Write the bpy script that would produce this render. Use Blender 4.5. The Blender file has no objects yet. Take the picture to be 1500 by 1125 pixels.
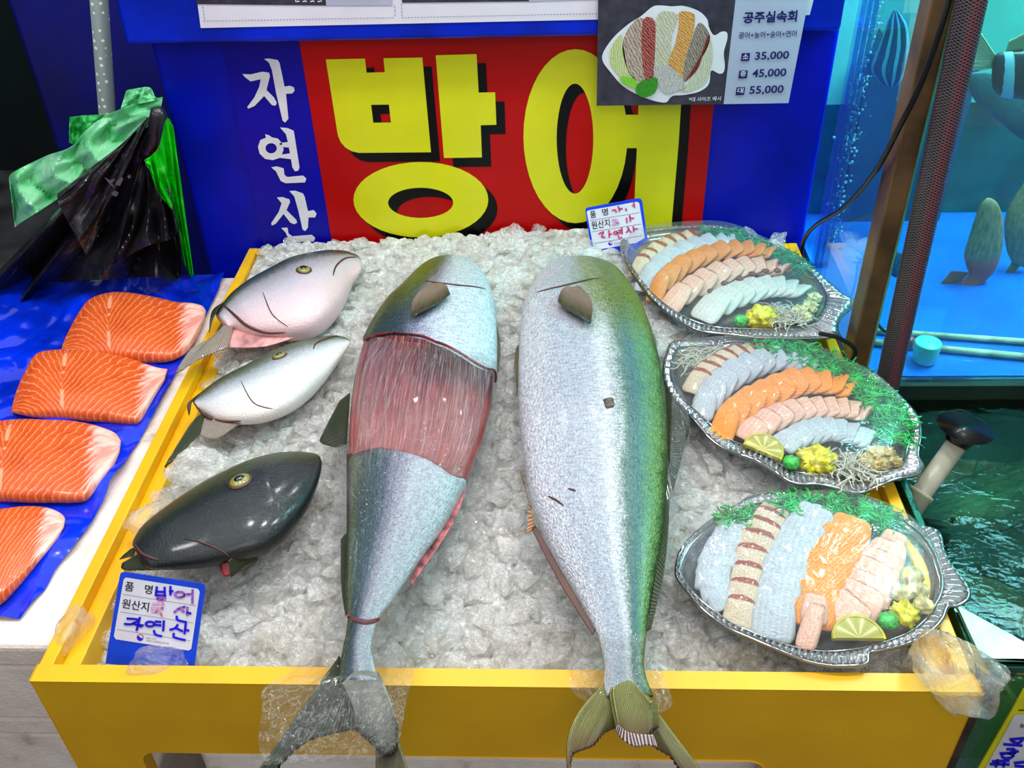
import bpy, math, random
import numpy as np
from mathutils import Vector, Matrix, noise
from mathutils.bvhtree import BVHTree
from mathutils.geometry import tessellate_polygon
random.seed(7)
SC = bpy.context.scene
COL = SC.collection
PI = math.pi
ZT = 0.62            # height of the yellow tray's rim
CH = 0.75            # camera height above the rim
# ------------------------------------------------------------------ camera
FPX = 1408.0
dn = Vector((70, 1838, FPX)).normalized()
dp = Vector((61, -1082, FPX)); dp = (dp - dp.dot(dn)*dn).normalized()
xr = dn.cross(dp); xr = xr if xr.x > 0 else -xr
CAM = Vector((0, 0, ZT+CH))
def ray(u, v):
    r = Vector((u-750, v-562.5, FPX))
    return Vector((r.dot(xr), r.dot(dp), -r.dot(dn)))
def at(u, v, z=None, Y=None, X=None):
    r = ray(u, v)
    if z is not None: t = (ZT+z-CAM.z)/r.z
    elif Y is not None: t = Y/r.y
    else: t = X/r.x
    return CAM + r*t
def onp(u, v, p0, n):
    r = ray(u, v)
    return CAM + r*((p0-CAM).dot(n)/r.dot(n))
def proj(P):
    d = P-CAM
    c = Vector((xr.x*d.x+dp.x*d.y-dn.x*d.z, xr.y*d.x+dp.y*d.y-dn.y*d.z, xr.z*d.x+dp.z*d.y-dn.z*d.z))
    return 750+FPX*c.x/c.z, 562.5+FPX*c.y/c.z
cd = bpy.data.cameras.new('camera'); cam = bpy.data.objects.new('camera', cd); COL.objects.link(cam)
W = Matrix((xr, dp, -dn))            # rows: world axes in (right, down, forward)
cx_, cy_, cz_ = (Vector((W[0][i], W[1][i], W[2][i])) for i in range(3))
M3 = Matrix((cx_, -cy_, -cz_)).transposed()
cam.matrix_world = Matrix.Translation(CAM) @ M3.to_4x4()
cd.sensor_width = 36; cd.lens = FPX/1500*36; cd.clip_start = .02; cd.clip_end = 40
SC.camera = cam
# ------------------------------------------------------------------ materials
def lin(c):
    return tuple((x/255/12.92 if x/255 <= .04045 else ((x/255+.055)/1.055)**2.4) for x in c)
def L4(c): return lin(c)+(1,)
class NT:
    def __init__(s, name):
        s.m = bpy.data.materials.new(name); s.m.use_nodes = True
        s.t = s.m.node_tree; s.t.nodes.clear()
        s.out = s.t.nodes.new('ShaderNodeOutputMaterial')
    def n(s, typ, ins=None, **kw):
        nd = s.t.nodes.new(typ)
        for k, v in kw.items(): setattr(nd, k, v)
        for k, v in (ins or {}).items():
            if isinstance(v, bpy.types.NodeSocket): s.t.links.new(v, nd.inputs[k])
            else: nd.inputs[k].default_value = v
        return nd
    def math(s, op, a, b=0.0, c=0.0):
        return s.n('ShaderNodeMath', {0: a, 1: b, 2: c}, operation=op).outputs[0]
    def ramp(s, fac, stops, interp='LINEAR'):
        r = s.n('ShaderNodeValToRGB', {0: fac}); cr = r.color_ramp; cr.interpolation = interp
        while len(cr.elements) < len(stops): cr.elements.new(.5)
        for e, (p, c) in zip(cr.elements, stops):
            e.position = p; e.color = L4(c) if len(c) == 3 else c
        return r.outputs[0]
    def mix(s, f, a, b, mode='MIX'):
        nd = s.n('ShaderNodeMix', data_type='RGBA', blend_type=mode)
        for i, v in ((0, f), (6, a), (7, b)):
            if isinstance(v, bpy.types.NodeSocket): s.t.links.new(v, nd.inputs[i])
            else: nd.inputs[i].default_value = v if i == 0 else (L4(v) if len(v) == 3 else v)
        return nd.outputs[2]
    def noise(s, vec, scale, detail=3, rough=.5, dist=0):
        return s.n('ShaderNodeTexNoise', {'Vector': vec, 'Scale': scale, 'Detail': detail, 'Roughness': rough, 'Distortion': dist}).outputs[0]
    def tc(s, o='Object'): return s.n('ShaderNodeTexCoord').outputs[o]
    def scale(s, vec, sc):
        return s.n('ShaderNodeMapping', {'Vector': vec, 'Scale': sc}).outputs[0]
    def bump(s, h, st=.3, d=.002, normal=None):
        i = {'Height': h, 'Strength': st, 'Distance': d}
        if normal: i['Normal'] = normal
        return s.n('ShaderNodeBump', i).outputs[0]
    def crease(s, vec, scale, width=.03, detail=3, dist=1.0, rough=.55):
        n = s.noise(vec, scale, detail, rough, dist)
        a = s.math('ABSOLUTE', s.math('SUBTRACT', n, .5))
        return s.ramp(a, [(0, (1, 1, 1, 1)), (width, (0, 0, 0, 1))])
    def fin(s, sh):
        s.t.links.new(sh, s.out.inputs[0]); return s.m
    def pbr(s, col, rough=.5, metal=0, normal=None, coat=0, **kw):
        i = {'Base Color': col if isinstance(col, bpy.types.NodeSocket) else L4(col), 'Roughness': rough, 'Metallic': metal, 'Coat Weight': coat}
        if normal is not None: i['Normal'] = normal
        i.update(kw)
        return s.n('ShaderNodeBsdfPrincipled', i).outputs[0]
def plain(name, c, rough=.5, metal=0, var=.08, vs=25, bump=.15, bs=120, coat=0, **kw):
    s = NT(name); o = s.tc()
    nz = s.noise(o, vs, 4)
    c2 = tuple(max(0, x*(1-var*2.2)) for x in c); c3 = tuple(min(255, x*(1+var)) for x in c)
    col = s.ramp(nz, [(.3, c2), (.7, c3)])
    nb = s.bump(s.noise(o, bs, 3), bump, .002)
    return s.fin(s.pbr(col, rough, metal, nb, coat, **kw))
def clearm(name, tint, gl=.12, rough=.05, scale=(30, 30, 30), bs=1.0, st=.8, dist=.004, diff=.06, dcol=(235, 240, 240), ior=1.45, bfk=.8):
    """clear film / plastic: transparent, with fresnel gloss and a trace of haze"""
    s = NT(name); o = s.tc(); v = s.scale(o, scale)
    nz = s.noise(v, bs, 5, .6, .6)
    nb = s.bump(nz, st, dist)
    tr = s.n('ShaderNodeBsdfTransparent', {'Color': L4(tint)}).outputs[0]
    df = s.n('ShaderNodeBsdfDiffuse', {'Color': L4(dcol), 'Normal': nb}).outputs[0]
    gs = s.n('ShaderNodeBsdfGlossy', {'Color': (1, 1, 1, 1), 'Roughness': rough, 'Normal': nb}).outputs[0]
    a = s.n('ShaderNodeMixShader', {0: diff, 1: tr, 2: df}).outputs[0]
    fr = s.n('ShaderNodeFresnel', {'IOR': ior, 'Normal': nb}).outputs[0]
    f2 = s.math('ADD', s.math('MULTIPLY', fr, 1.0), gl)
    f2 = s.math('MINIMUM', f2, .9)
    f2 = s.math('MULTIPLY', f2, s.math('SUBTRACT', 1.0, s.math('MULTIPLY', s.n('ShaderNodeNewGeometry').outputs['Backfacing'], bfk)))
    return s.fin(s.n('ShaderNodeMixShader', {0: f2, 1: a, 2: gs}).outputs[0])
def icem(name, tint=(250, 250, 245), refr=.45, dif=.25, bsc=2.6, st=1.0, cra=.5, tlk=.15):
    s = NT(name); o = s.tc()
    nb = s.bump(s.noise(o, bsc, 4, .6, .4), st, .0045)
    cl = s.noise(o, 1.6, 4, .7)
    f = s.ramp(cl, [(.38, (0, 0, 0, 1)), (.72, (1, 1, 1, 1))])
    gl = s.n('ShaderNodeBsdfGlass', {'Color': L4(tint), 'Roughness': .04, 'IOR': 1.31, 'Normal': nb}).outputs[0]
    tr = s.n('ShaderNodeBsdfTransparent', {'Color': L4(tint)}).outputs[0]
    g2 = s.n('ShaderNodeMixShader', {0: refr, 1: tr, 2: gl}).outputs[0]
    df = s.n('ShaderNodeBsdfDiffuse', {'Color': L4((240, 240, 236)), 'Normal': nb}).outputs[0]
    tl = s.n('ShaderNodeBsdfTranslucent', {'Color': L4((245, 245, 240)), 'Normal': nb}).outputs[0]
    dt = s.n('ShaderNodeMixShader', {0: tlk, 1: df, 2: tl}).outputs[0]
    cr = s.math('MULTIPLY', s.crease(s.tc(), 1.3, .035, 4, 1.5, .6), cra)
    fac = s.math('ADD', s.math('MULTIPLY_ADD', f, .22, dif), cr)
    a = s.n('ShaderNodeMixShader', {0: fac, 1: g2, 2: dt}).outputs[0]
    gs = s.n('ShaderNodeBsdfGlossy', {'Color': (1, 1, 1, 1), 'Roughness': .08, 'Normal': nb}).outputs[0]
    fr = s.n('ShaderNodeFresnel', {'IOR': 1.33, 'Normal': nb}).outputs[0]
    bf = s.math('SUBTRACT', 1.0, s.n('ShaderNodeNewGeometry').outputs['Backfacing'])
    fr = s.math('MULTIPLY', s.math('MULTIPLY_ADD', fr, .9, .03), bf)
    return s.fin(s.n('ShaderNodeMixShader', {0: fr, 1: a, 2: gs}).outputs[0])
# ------------------------------------------------------------------ objects
def V3(p): return Vector(p)
def tag(o, label=None, cat=None, group=None, kind=None):
    if label: o['label'] = label
    if cat: o['category'] = cat
    if group: o['group'] = group
    if kind: o['kind'] = kind
    return o
def empty(name, loc, label, cat, group=None):
    o = bpy.data.objects.new(name, None); COL.objects.link(o); o.location = loc; o.empty_display_size = .02
    return tag(o, label, cat, group)
def wloc(o):
    v = Vector((0, 0, 0))
    while o: v = v+o.location; o = o.parent
    return v
def obj(name, verts, faces, mat, parent=None, smooth=True, uvs=None, solid=0, mats=None, fm=None, origin=None):
    vs = [Vector(v) for v in verts]
    if origin is None:
        lo = [min(v[i] for v in vs) for i in range(3)]; hi = [max(v[i] for v in vs) for i in range(3)]
        origin = Vector(((lo[0]+hi[0])/2, (lo[1]+hi[1])/2, lo[2]))
    me = bpy.data.meshes.new(name)
    me.from_pydata([tuple(v-origin) for v in vs], [], [tuple(f) for f in faces])
    for m in (mats or [mat]): me.materials.append(m)
    if fm is not None: me.polygons.foreach_set('material_index', fm)
    if smooth: me.polygons.foreach_set('use_smooth', [True]*len(me.polygons))
    if uvs is not None:
        ul = me.uv_layers.new(name='UVMap')
        for lp in me.loops: ul.data[lp.index].uv = uvs[lp.vertex_index]
    me.update()
    o = bpy.data.objects.new(name, me); COL.objects.link(o)
    if parent: o.parent = parent; o.location = origin-wloc(parent)
    else: o.location = origin
    if solid:
        m = o.modifiers.new('thickness', 'SOLIDIFY'); m.thickness = solid; m.offset = 0
    return o
class MB:
    def __init__(s): s.v = []; s.f = []
    def add(s, v, f):
        n = len(s.v); s.v += [Vector(p) for p in v]; s.f += [tuple(i+n for i in q) for q in f]; return s
    def box(s, a, b):
        x0, y0, z0 = a; x1, y1, z1 = b
        v = [(x0, y0, z0), (x1, y0, z0), (x1, y1, z0), (x0, y1, z0), (x0, y0, z1), (x1, y0, z1), (x1, y1, z1), (x0, y1, z1)]
        return s.add(v, [(0, 3, 2, 1), (4, 5, 6, 7), (0, 1, 5, 4), (1, 2, 6, 5), (2, 3, 7, 6), (3, 0, 4, 7)])
    def prism(s, poly, ext, holes=()):
        """polygon (3D points) extruded by vector ext"""
        loops = [[Vector(p) for p in poly]]+[[Vector(p) for p in h] for h in holes]
        flat = [p for l in loops for p in l]; n = len(flat)
        tris = tessellate_polygon(loops)
        v = flat+[p+ext for p in flat]; f = []
        for t in tris: f += [tuple(t), tuple(i+n for i in reversed(t))]
        k = 0
        for l in loops:
            m = len(l)
            for i in range(m): f.append((k+i, k+(i+1) % m, n+k+(i+1) % m, n+k+i))
            k += m
        return s.add(v, f)
    def tube(s, pts, r, n=10, cap=True):
        pts = [Vector(p) for p in pts]; m = len(pts); rr = r if hasattr(r, '__len__') else [r]*m
        up = None; v = []; f = []
        for i, p in enumerate(pts):
            t = (pts[min(i+1, m-1)]-pts[max(i-1, 0)]).normalized()
            if up is None: up = t.orthogonal().normalized()
            up = (up-up.dot(t)*t)
            up = up.normalized() if up.length > 1e-6 else t.orthogonal().normalized()
            b = t.cross(up)
            for k in range(n):
                a = 2*PI*k/n; v.append(p+(up*math.cos(a)+b*math.sin(a))*rr[i])
        for i in range(m-1):
            for k in range(n):
                f.append((i*n+k, i*n+(k+1) % n, (i+1)*n+(k+1) % n, (i+1)*n+k))
        if cap: f += [tuple(range(n-1, -1, -1)), tuple(range((m-1)*n, m*n))]
        return s.add(v, f)
    def grid(s, rows, closed=False):
        nr = len(rows); nc = len(rows[0]); v = [p for r in rows for p in r]; f = []
        for i in range(nr-1):
            for j in range(nc if closed else nc-1):
                f.append((i*nc+j, i*nc+(j+1) % nc, (i+1)*nc+(j+1) % nc, (i+1)*nc+j))
        return s.add(v, f)
    def ball(s, c, r, n=12, sq=(1, 1, 1), nz=0, seed=0, fr=1.0):
        rows = []
        for i in range(n+1):
            a = PI*i/n; row = []
            for k in range(2*n):
                b = PI*k/n; d = Vector((math.sin(a)*math.cos(b), math.sin(a)*math.sin(b), math.cos(a)))
                q = r*(1+nz*noise.noise(d*fr*1.7+Vector((seed, seed*.7, 3)))) if nz else r
                row.append(Vector(c)+Vector((d.x*sq[0], d.y*sq[1], d.z*sq[2]))*q)
            rows.append(row)
        return s.grid(rows, True)
    def build(s, name, mat, parent=None, smooth=False, **kw):
        return obj(name, s.v, s.f, mat, parent, smooth, **kw)
def bevel(o, w=.003, seg=2):
    m = o.modifiers.new('bevel', 'BEVEL'); m.width = w; m.segments = seg; m.limit_method = 'ANGLE'; return o
def spline(pts, n):
    """Catmull-Rom through points (tuples of any length), n samples"""
    P = [np.array(p, float) for p in pts]; m = len(P)-1; out = []
    for i in range(n):
        t = i/(n-1)*m; k = min(int(t), m-1); t -= k
        a = P[max(k-1, 0)]; b = P[k]; c = P[k+1]; d = P[min(k+2, m)]
        out.append(.5*((2*b)+(c-a)*t+(2*a-5*b+4*c-d)*t*t+(3*b-a-3*c+d)*t**3))
    return out
def smoothloop(pts, n):
    P = [np.array(p, float) for p in pts]; m = len(P); out = []
    seg = [np.linalg.norm(P[(i+1) % m]-P[i]) for i in range(m)]; tot = sum(seg); acc = np.cumsum([0]+seg)
    for i in range(n):
        s = i/n*tot; k = int(np.searchsorted(acc, s, 'right')-1); k = min(k, m-1); t = (s-acc[k])/max(seg[k], 1e-9)
        a, b, c, d = P[k-1], P[k], P[(k+1) % m], P[(k+2) % m]
        out.append(.5*((2*b)+(c-a)*t+(2*a-5*b+4*c-d)*t*t+(3*b-a-3*c+d)*t**3))
    return out
class Loft:
    """a fish-like body between pairs of edge points (back, belly)"""
    def __init__(s, st, P, thick=(.55, .45), n=Vector((0, 0, 1)), nu=90, nv=48, cut=None, pw=.85, tfun=None, zoff=None):
        s.n = n; s.nu = nu; s.nv = nv; s.pw = pw; s.th = thick; s.tfun = tfun
        s.px = spline([(a[0], a[1], b[0], b[1]) for a, b in st], 400)
        s.P = P; s.zoff = zoff
        mid = [np.array([(p[0]+p[2])/2, (p[1]+p[3])/2]) for p in s.px]
        d = np.cumsum([0]+[np.linalg.norm(mid[i+1]-mid[i])+1e-6 for i in range(399)]); s.cu = d/d[-1]
    def pxat(s, u):
        i = np.interp(u, s.cu, np.arange(400)); k = min(int(i), 398); t = i-k
        return s.px[k]*(1-t)+s.px[k+1]*t
    def point(s, u, th, off=0.0):
        p = s.pxat(u); V = (1-math.cos(th))/2
        A = s.P(p[0], p[1]); B = s.P(p[2], p[3]); h = (B-A).length/2
        k = s.tfun(u) if s.tfun else 1
        sn = math.sin(th); t = h*k*(s.th[0] if sn > 0 else s.th[1])
        q = A+(B-A)*V+s.n*(math.copysign(abs(sn)**s.pw, sn)*t)
        if s.zoff: q = q+s.n*s.zoff(u)
        if off:
            e = (B-A).normalized() if h > 1e-6 else Vector((0, 0, 0))
            q = q+(e*(-math.cos(th))+s.n*sn)*off
        return q
    def uv_for(s, v, ypx):
        th = math.acos(1-2*v)
        return min((abs(proj(s.point(i/300, th))[1]-ypx), i/300) for i in range(301))[1]
    def mesh(s, off=None, rows=None, ths=None, closed=True):
        us = rows or [i/(s.nu-1) for i in range(s.nu)]
        ths = ths or [2*PI*j/s.nv for j in range(s.nv)]
        vs = []; uv = []; f = []
        for i, u in enumerate(us):
            for j, th in enumerate(ths):
                uu = u(th) if callable(u) else u
                vs.append(s.point(uu, th, off(uu, th) if off else 0)); uv.append((uu, (1-math.cos(th))/2))
        nc = len(ths)
        for i in range(len(us)-1):
            for j in range(nc if closed else nc-1):
                f.append((i*nc+j, i*nc+(j+1) % nc, (i+1)*nc+(j+1) % nc, (i+1)*nc+j))
        if closed:
            f += [tuple(range(nc-1, -1, -1)), tuple(range((len(us)-1)*nc, len(us)*nc))]
        return vs, f, uv
def bvh(vs, f): return BVHTree.FromPolygons([tuple(v) for v in vs], [tuple(q) for q in f])
def cast(tree, u, v, lift=.001, fallback=None):
    r = ray(u, v).normalized(); h = tree.ray_cast(CAM, r)
    if h[0] is None:
        return (fallback(u, v) if fallback else None), Vector((0, 0, 1))
    nrm = h[1]
    if nrm.dot(r) > 0: nrm = -nrm
    return h[0]+nrm*lift, nrm
def fin(name, mat, parent, base, tip, P, n=24, m=14, ridge=.0012, lift=0.0, nrm=Vector((0, 0, 1)), droop=0, solid=.0015):
    b = spline(base, n); t = spline(tip, n); rows = []; uv = []
    for j in range(m):
        k = j/(m-1); row = []
        for i in range(n):
            p = b[i]*(1-k)+t[i]*k
            q = P(p[0], p[1])+nrm*(lift*(1-k)+ridge*math.sin(i*PI)*k+ridge*(1 if i % 2 else -1)*min(1, k*2)-droop*k*k)
            row.append(q); uv.append((i/(n-1), k))
        rows.append(row)
    g = MB().grid(rows)
    return g.build(name, mat, parent, True, uvs=uv, solid=solid)
def text(s, mat, name, parent, p_of, x0, y0, h, wid=None, bold=0.0, depth=0):
    """flat lettering: p_of(x, y) maps local text units (x right, y up) to world"""
    cu = bpy.data.curves.new('t', 'FONT'); cu.body = s; cu.size = 1; cu.offset = bold; cu.resolution_u = 3
    o = bpy.data.objects.new('t', cu); COL.objects.link(o)
    bpy.context.view_layer.update()
    me = bpy.data.meshes.new_from_object(o.evaluated_get(bpy.context.evaluated_depsgraph_get()))
    bpy.data.objects.remove(o)
    if not me.vertices: return None
    xs = [v.co.x for v in me.vertices]; ys = [v.co.y for v in me.vertices]
    hx = max(xs)-min(xs); hy = max(ys)-min(ys); sy = h/hy; sx = (wid/hx) if wid else sy
    vs = [p_of(x0+(v.co.x-min(xs))*sx, y0+(v.co.y-min(ys))*sy) for v in me.vertices]
    fs = [tuple(p.vertices) for p in me.polygons]
    bpy.data.meshes.remove(me)
    return obj(name, vs, fs, mat, parent, False)
def ribbon(mb, pts, w, P, n=None, ends=True):
    """painted stroke of width w (px) along px points, placed by P"""
    pts = [np.array(p, float) for p in pts]
    if n: pts = spline(pts, n)
    m = len(pts); rows = []
    for i, p in enumerate(pts):
        t = pts[min(i+1, m-1)]-pts[max(i-1, 0)]; t = t/max(np.linalg.norm(t), 1e-9); q = np.array([-t[1], t[0]])*w/2
        if i == 0 and ends: p = p-t*w*.3
        if i == m-1 and ends: p = p+t*w*.3
        rows.append([P(*(p-q)), P(*(p+q))])
    mb.grid(rows)
def flatpoly(mb, poly, P, holes=()):
    loops = [[P(*p) for p in poly]]+[[P(*p) for p in h] for h in holes]
    flat = [p for l in loops for p in l]
    mb.add(flat, [tuple(t) for t in tessellate_polygon(loops)])
def ell(cx, cy, rx, ry, n=40, a0=0): return [(cx+rx*math.cos(2*PI*i/n+a0), cy+ry*math.sin(2*PI*i/n+a0)) for i in range(n)]
def crop(x0, y0, s): return lambda pts: [(x0+p[0]/s, y0+p[1]/s) for p in pts]
def inpoly(x, y, poly):
    c = False; j = len(poly)-1
    for i in range(len(poly)):
        xi, yi = poly[i]; xj, yj = poly[j]
        if (yi > y) != (yj > y) and x < (xj-xi)*(y-yi)/(yj-yi)+xi: c = not c
        j = i
    return c
# ================================================================== the place
TX0, TX1, TY0, TY1 = -.490, .376, .527, 1.338     # the tray's outer rim
SY = 1.352                                          # front face of the blue bin
def Pz(z): return lambda u, v: at(u, v, z=z)
def PY(Y): return lambda u, v: at(u, v, Y=Y)
M = {}
SPL = {'Specular IOR Level': .22}
M['floor'] = plain('wet concrete', (70, 72, 74), .35, var=.3, vs=6)
M['teal'] = plain('dark teal wall', (0, 26, 30), .6, var=.2, vs=3)
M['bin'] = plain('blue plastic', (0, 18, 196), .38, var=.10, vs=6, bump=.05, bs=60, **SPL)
M['binrim'] = plain('blue plastic rim', (2, 40, 205), .3, var=.12, vs=9, bump=.08, **SPL)
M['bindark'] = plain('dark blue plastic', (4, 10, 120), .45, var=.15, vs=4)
def yellow_paint():
    s = NT('yellow paint'); o = s.tc()
    n1 = s.noise(o, 9, 4); n2 = s.noise(o, 160, 3, .6)
    c = s.ramp(n1, [(.3, (226, 166, 0)), (.7, (236, 182, 2))])
    spot = s.ramp(n2, [(.76, (0, 0, 0, 1)), (.79, (1, 1, 1, 1))])
    c = s.mix(spot, c, (70, 48, 8))
    return s.fin(s.pbr(c, .38, 0, s.bump(s.noise(o, 50, 3), .15, .002)))
M['yellow'] = yellow_paint()
def styro():
    s = NT('styrofoam'); o = s.tc()
    v = s.n('ShaderNodeTexVoronoi', {'Vector': o, 'Scale': 260}).outputs[0]
    n1 = s.noise(o, 14, 5, .65)
    c = s.ramp(n1, [(.28, (176, 156, 136)), (.42, (228, 212, 200)), (.6, (242, 230, 222))])
    st = s.ramp(s.noise(s.scale(o, (1, 1, 3)), 38, 5, .7), [(.70, (0, 0, 0, 1)), (.76, (1, 1, 1, 1))])
    c = s.mix(st, c, (120, 96, 76))
    return s.fin(s.pbr(c, .75, 0, s.bump(v, .25, .002)))
M['styro'] = styro()
M['red'] = plain('red print', (196, 4, 4), .35, var=.05, vs=4, bump=.02, **SPL)
M['signblue'] = plain('navy print', (4, 6, 168), .35, var=.05, vs=4, bump=.02, **SPL)
M['syellow'] = plain('yellow print', (234, 232, 6), .35, var=.03, vs=5, bump=.02)
M['black'] = plain('black print', (8, 8, 6), .35, var=.05, bump=.02, **SPL)
M['swhite'] = plain('white print', (236, 236, 244), .4, var=.02, bump=.02)
M['paper'] = plain('white paper', (240, 236, 248), .45, var=.02, vs=8, bump=.02)
M['cyanrim'] = clearm('clear plastic', (150, 215, 235), .1, .05, (10, 10, 2), 3, .3)
def S(o): return tag(o, kind='structure')
# floor and walls
S(MB().box((-2.6, -1.2, -.02), (2.6, 3.2, 0)).build('floor', M['floor']))
S(MB().box((-2.6, 3.0, 0), (2.6, 3.06, 2.8)).build('wall_back', M['teal']))
S(MB().box((-2.66, -1.2, 0), (-2.6, 3.06, 2.8)).build('wall_left', M['teal']))
# ------------------------------------------------------------------ yellow tray
tr = empty('display_tray', (-.057, .93, ZT-.14), 'shallow yellow wooden tray heaped with crushed ice and fish', 'tray')
w = .016; zb = ZT-.122
ul = at(210, 1101, Y=TY0); ur = at(1112, 1118, Y=TY0)
def arch(Y0, Y1, zbot):
    """front board: legs at both ends, arched cut between them"""
    a = ul.x; b = ur.x; z0 = ul.z
    pts = [(TX0, ZT), (TX0, zbot), (a-.006, zbot), (a-.006, z0-.03)]
    for k in range(6): t = PI/2*k/5; pts.append((a+.012-.018*math.cos(t), z0-.018+.018*math.sin(t)))
    for k in range(6): t = PI/2*k/5; pts.append((b-.012+.018*math.sin(t), z0-.018+.018*math.cos(t)))
    pts += [(b+.006, z0-.03), (b+.006, zbot), (TX1, zbot), (TX1, ZT)]
    return [(x, Y0, z) for x, z in pts]
bevel(MB().prism(arch(TY0, 0, ZT-.26), Vector((0, w, 0))).build('front_panel', M['yellow'], tr), .0015)
bevel(MB().box((TX0, TY0+w, ZT-.26), (TX0+.014, TY1, ZT)).box((TX0+.014, TY0+w, ZT-.13), (TX0+.032, TY1-w, ZT-.014)).build('side_panel', M['yellow'], tr), .0015)
bevel(MB().box((TX1-.014, TY0+w, ZT-.26), (TX1, TY1, ZT)).box((TX1-.030, TY0+w, ZT-.13), (TX1-.014, TY1-w, ZT-.014)).build('side_panel', M['yellow'], tr), .0015)
bevel(MB().box((TX0+.014, TY1-w, ZT-.13), (TX1-.014, TY1, ZT)).build('back_panel', M['yellow'], tr), .0015)
MB().box((TX0+.014, TY0+w, ZT-.13), (TX1-.014, TY1-w, ZT-.118)).build('bottom_panel', M['yellow'], tr)
# boxes carrying the tray
def styrobox(x0, x1, y0, y1, z0, z1, label, lip=.035):
    t = empty('styrofoam_box', ((x0+x1)/2, (y0+y1)/2, z0), label, 'box')
    bevel(MB().box((x0, y0, z0), (x1, y1, z1-lip-.002)).build('box_body', M['styro'], t), .006, 3)
    bevel(MB().box((x0-.004, y0-.004, z1-lip), (x1+.004, y1+.004, z1)).build('box_lid', M['styro'], t), .007, 3)
    return t
styrobox(ul.x+.035, TX1-.10, TY0+.03, 1.30, ZT-.36, ZT-.131, 'white styrofoam box directly under the yellow tray, seen through its arched front')
styrobox(-.40, .30, TY0+.05, 1.30, 0, ZT-.362, 'white styrofoam box on the floor beneath the tray, at the bottom of the pile')
styrobox(-1.25, -.506, .592, 1.30, ZT-.165, ZT-.032, 'worn white styrofoam box holding the blue sheet and salmon fillets')
styrobox(-1.25, -.512, .600, 1.30, ZT-.34, ZT-.167, 'chipped white styrofoam box second in the stack left of the tray')
styrobox(-1.25, -.50, .592, 1.30, 0, ZT-.342, 'white styrofoam box at the foot of the stack left of the tray')
# ------------------------------------------------------------------ blue bin behind the tray
bl = at(218, 57, Y=SY).x; br = at(1229, 60, Y=SY).x; zr = at(300, 55, Y=SY).z; rimY = SY-.028
rl = at(181, 50, Y=rimY).x; rr = at(1233, 38, Y=rimY).x
tb = empty('fish_bin', ((bl+br)/2, SY+.3, 0), 'big blue plastic bin behind the ice tray carrying the red sign', 'bin')
bevel(MB().box((bl, SY, 0), (br, SY+.6, zr)).build('bin_body', M['bin'], tb), .008, 3)
bevel(MB().box((rl, rimY, zr), (rr, SY+.63, zr+.20)).build('bin_rim', M['binrim'], tb), .006, 3)
# dark bin to the left, further back
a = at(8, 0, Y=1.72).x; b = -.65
t2 = empty('fish_bin', ((a+b)/2, 2.0, 0), 'dark blue plastic bin behind the green and black bags', 'bin')
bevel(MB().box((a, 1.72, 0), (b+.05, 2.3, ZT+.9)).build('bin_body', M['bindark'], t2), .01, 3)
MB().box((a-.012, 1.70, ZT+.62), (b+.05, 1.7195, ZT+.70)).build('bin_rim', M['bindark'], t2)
# ------------------------------------------------------------------ big sign
sg = empty('sign_board', at(690, 370, Y=SY-.004), 'red and navy sign board with huge yellow Korean letters', 'sign')
sf = SY-.005
c2 = crop(450, 0, 3.309); c6 = crop(330, 60, 3.5125)
tlx = at(323, 57, Y=sf); trx = at(1051, 100, Y=sf).x; zbt = ZT-.03
def sb(px0, px1, mat, nm, y0=None):
    xa = at(px0, 57, Y=sf).x if px0 < 1000 else trx; xb = at(px1, 55, Y=sf).x if px1 < 1000 else trx
    MB().box((xa, sf, zbt), (xb, SY-.0005, zr-.0005)).build(nm, mat, sg)
sb(323, 437.5, M['signblue'], 'navy_panel'); sb(437.5, 1050, M['red'], 'red_panel')
PS = PY(sf-.0012); PS0 = PY(sf-.0007)
L1 = [(90, 288), (280, 284), (288, 352), (376, 350), (370, 282), (558, 279), (600, 738), (251, 741), (215, 733), (185, 715), (163, 690), (150, 660), (145, 635)]
H1 = [(310, 508), (396, 507), (406, 594), (320, 595)]
L2 = [(623, 268), (821, 262), (831, 449), (911, 447), (917, 605), (841, 607), (847, 763), (663, 766)]
L3 = ell(551, 968, 327, 183); H3 = ell(550, 983, 158, 73)
L4_ = ell(1300, 660, 252, 422); H4 = ell(1298, 672, 89, 267)
L5 = [(1614, 330), (1820, 330), (1818, 420), (1800, 700), (1760, 1160), (1578, 1160), (1598, 718), (1500, 718), (1500, 556), (1604, 556)]
letters = [('letter_bieup', L1, [H1]), ('letter_a', L2, []), ('letter_ieung', L3, [H3]), ('letter_ieung', L4_, [H4]), ('letter_eo', L5, [])]
sh = MB()
for nm, p, hs in letters:
    off = lambda q: [(x+45, y+44) for x, y in q]
    flatpoly(sh, c2(off(p)), PY(sf-.0007-(.0002 if nm == 'letter_eo' else 0)), [c2(off(h)) for h in hs])
sh.build('letter_shadow', M['black'], sg)
for nm, p, hs in letters:
    mb = MB(); flatpoly(mb, c2(p), PY(sf-.0012-(.0004 if nm == 'letter_eo' else 0)), [c2(h) for h in hs]); mb.build('big_letter', M['syellow'], sg)
W1 = [(88, 170), (130, 172), (190, 158), (225, 163), (230, 180), (212, 252), (250, 290), (265, 318), (258, 333), (240, 330), (200, 283), (150, 335), (118, 348), (113, 340), (150, 290), (175, 235), (182, 197), (130, 208), (100, 185)]
W2 = [(200, 92), (225, 90), (270, 98), (280, 115), (305, 235), (330, 230), (352, 238), (357, 255), (345, 270), (312, 272), (325, 400), (308, 420), (295, 410), (262, 270), (240, 150), (225, 112)]
W3 = [(205, 480), (225, 485), (240, 496), (270, 502), (292, 525), (300, 560), (285, 600), (245, 613), (205, 607), (177, 580), (168, 545), (180, 510), (210, 497)]
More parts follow.
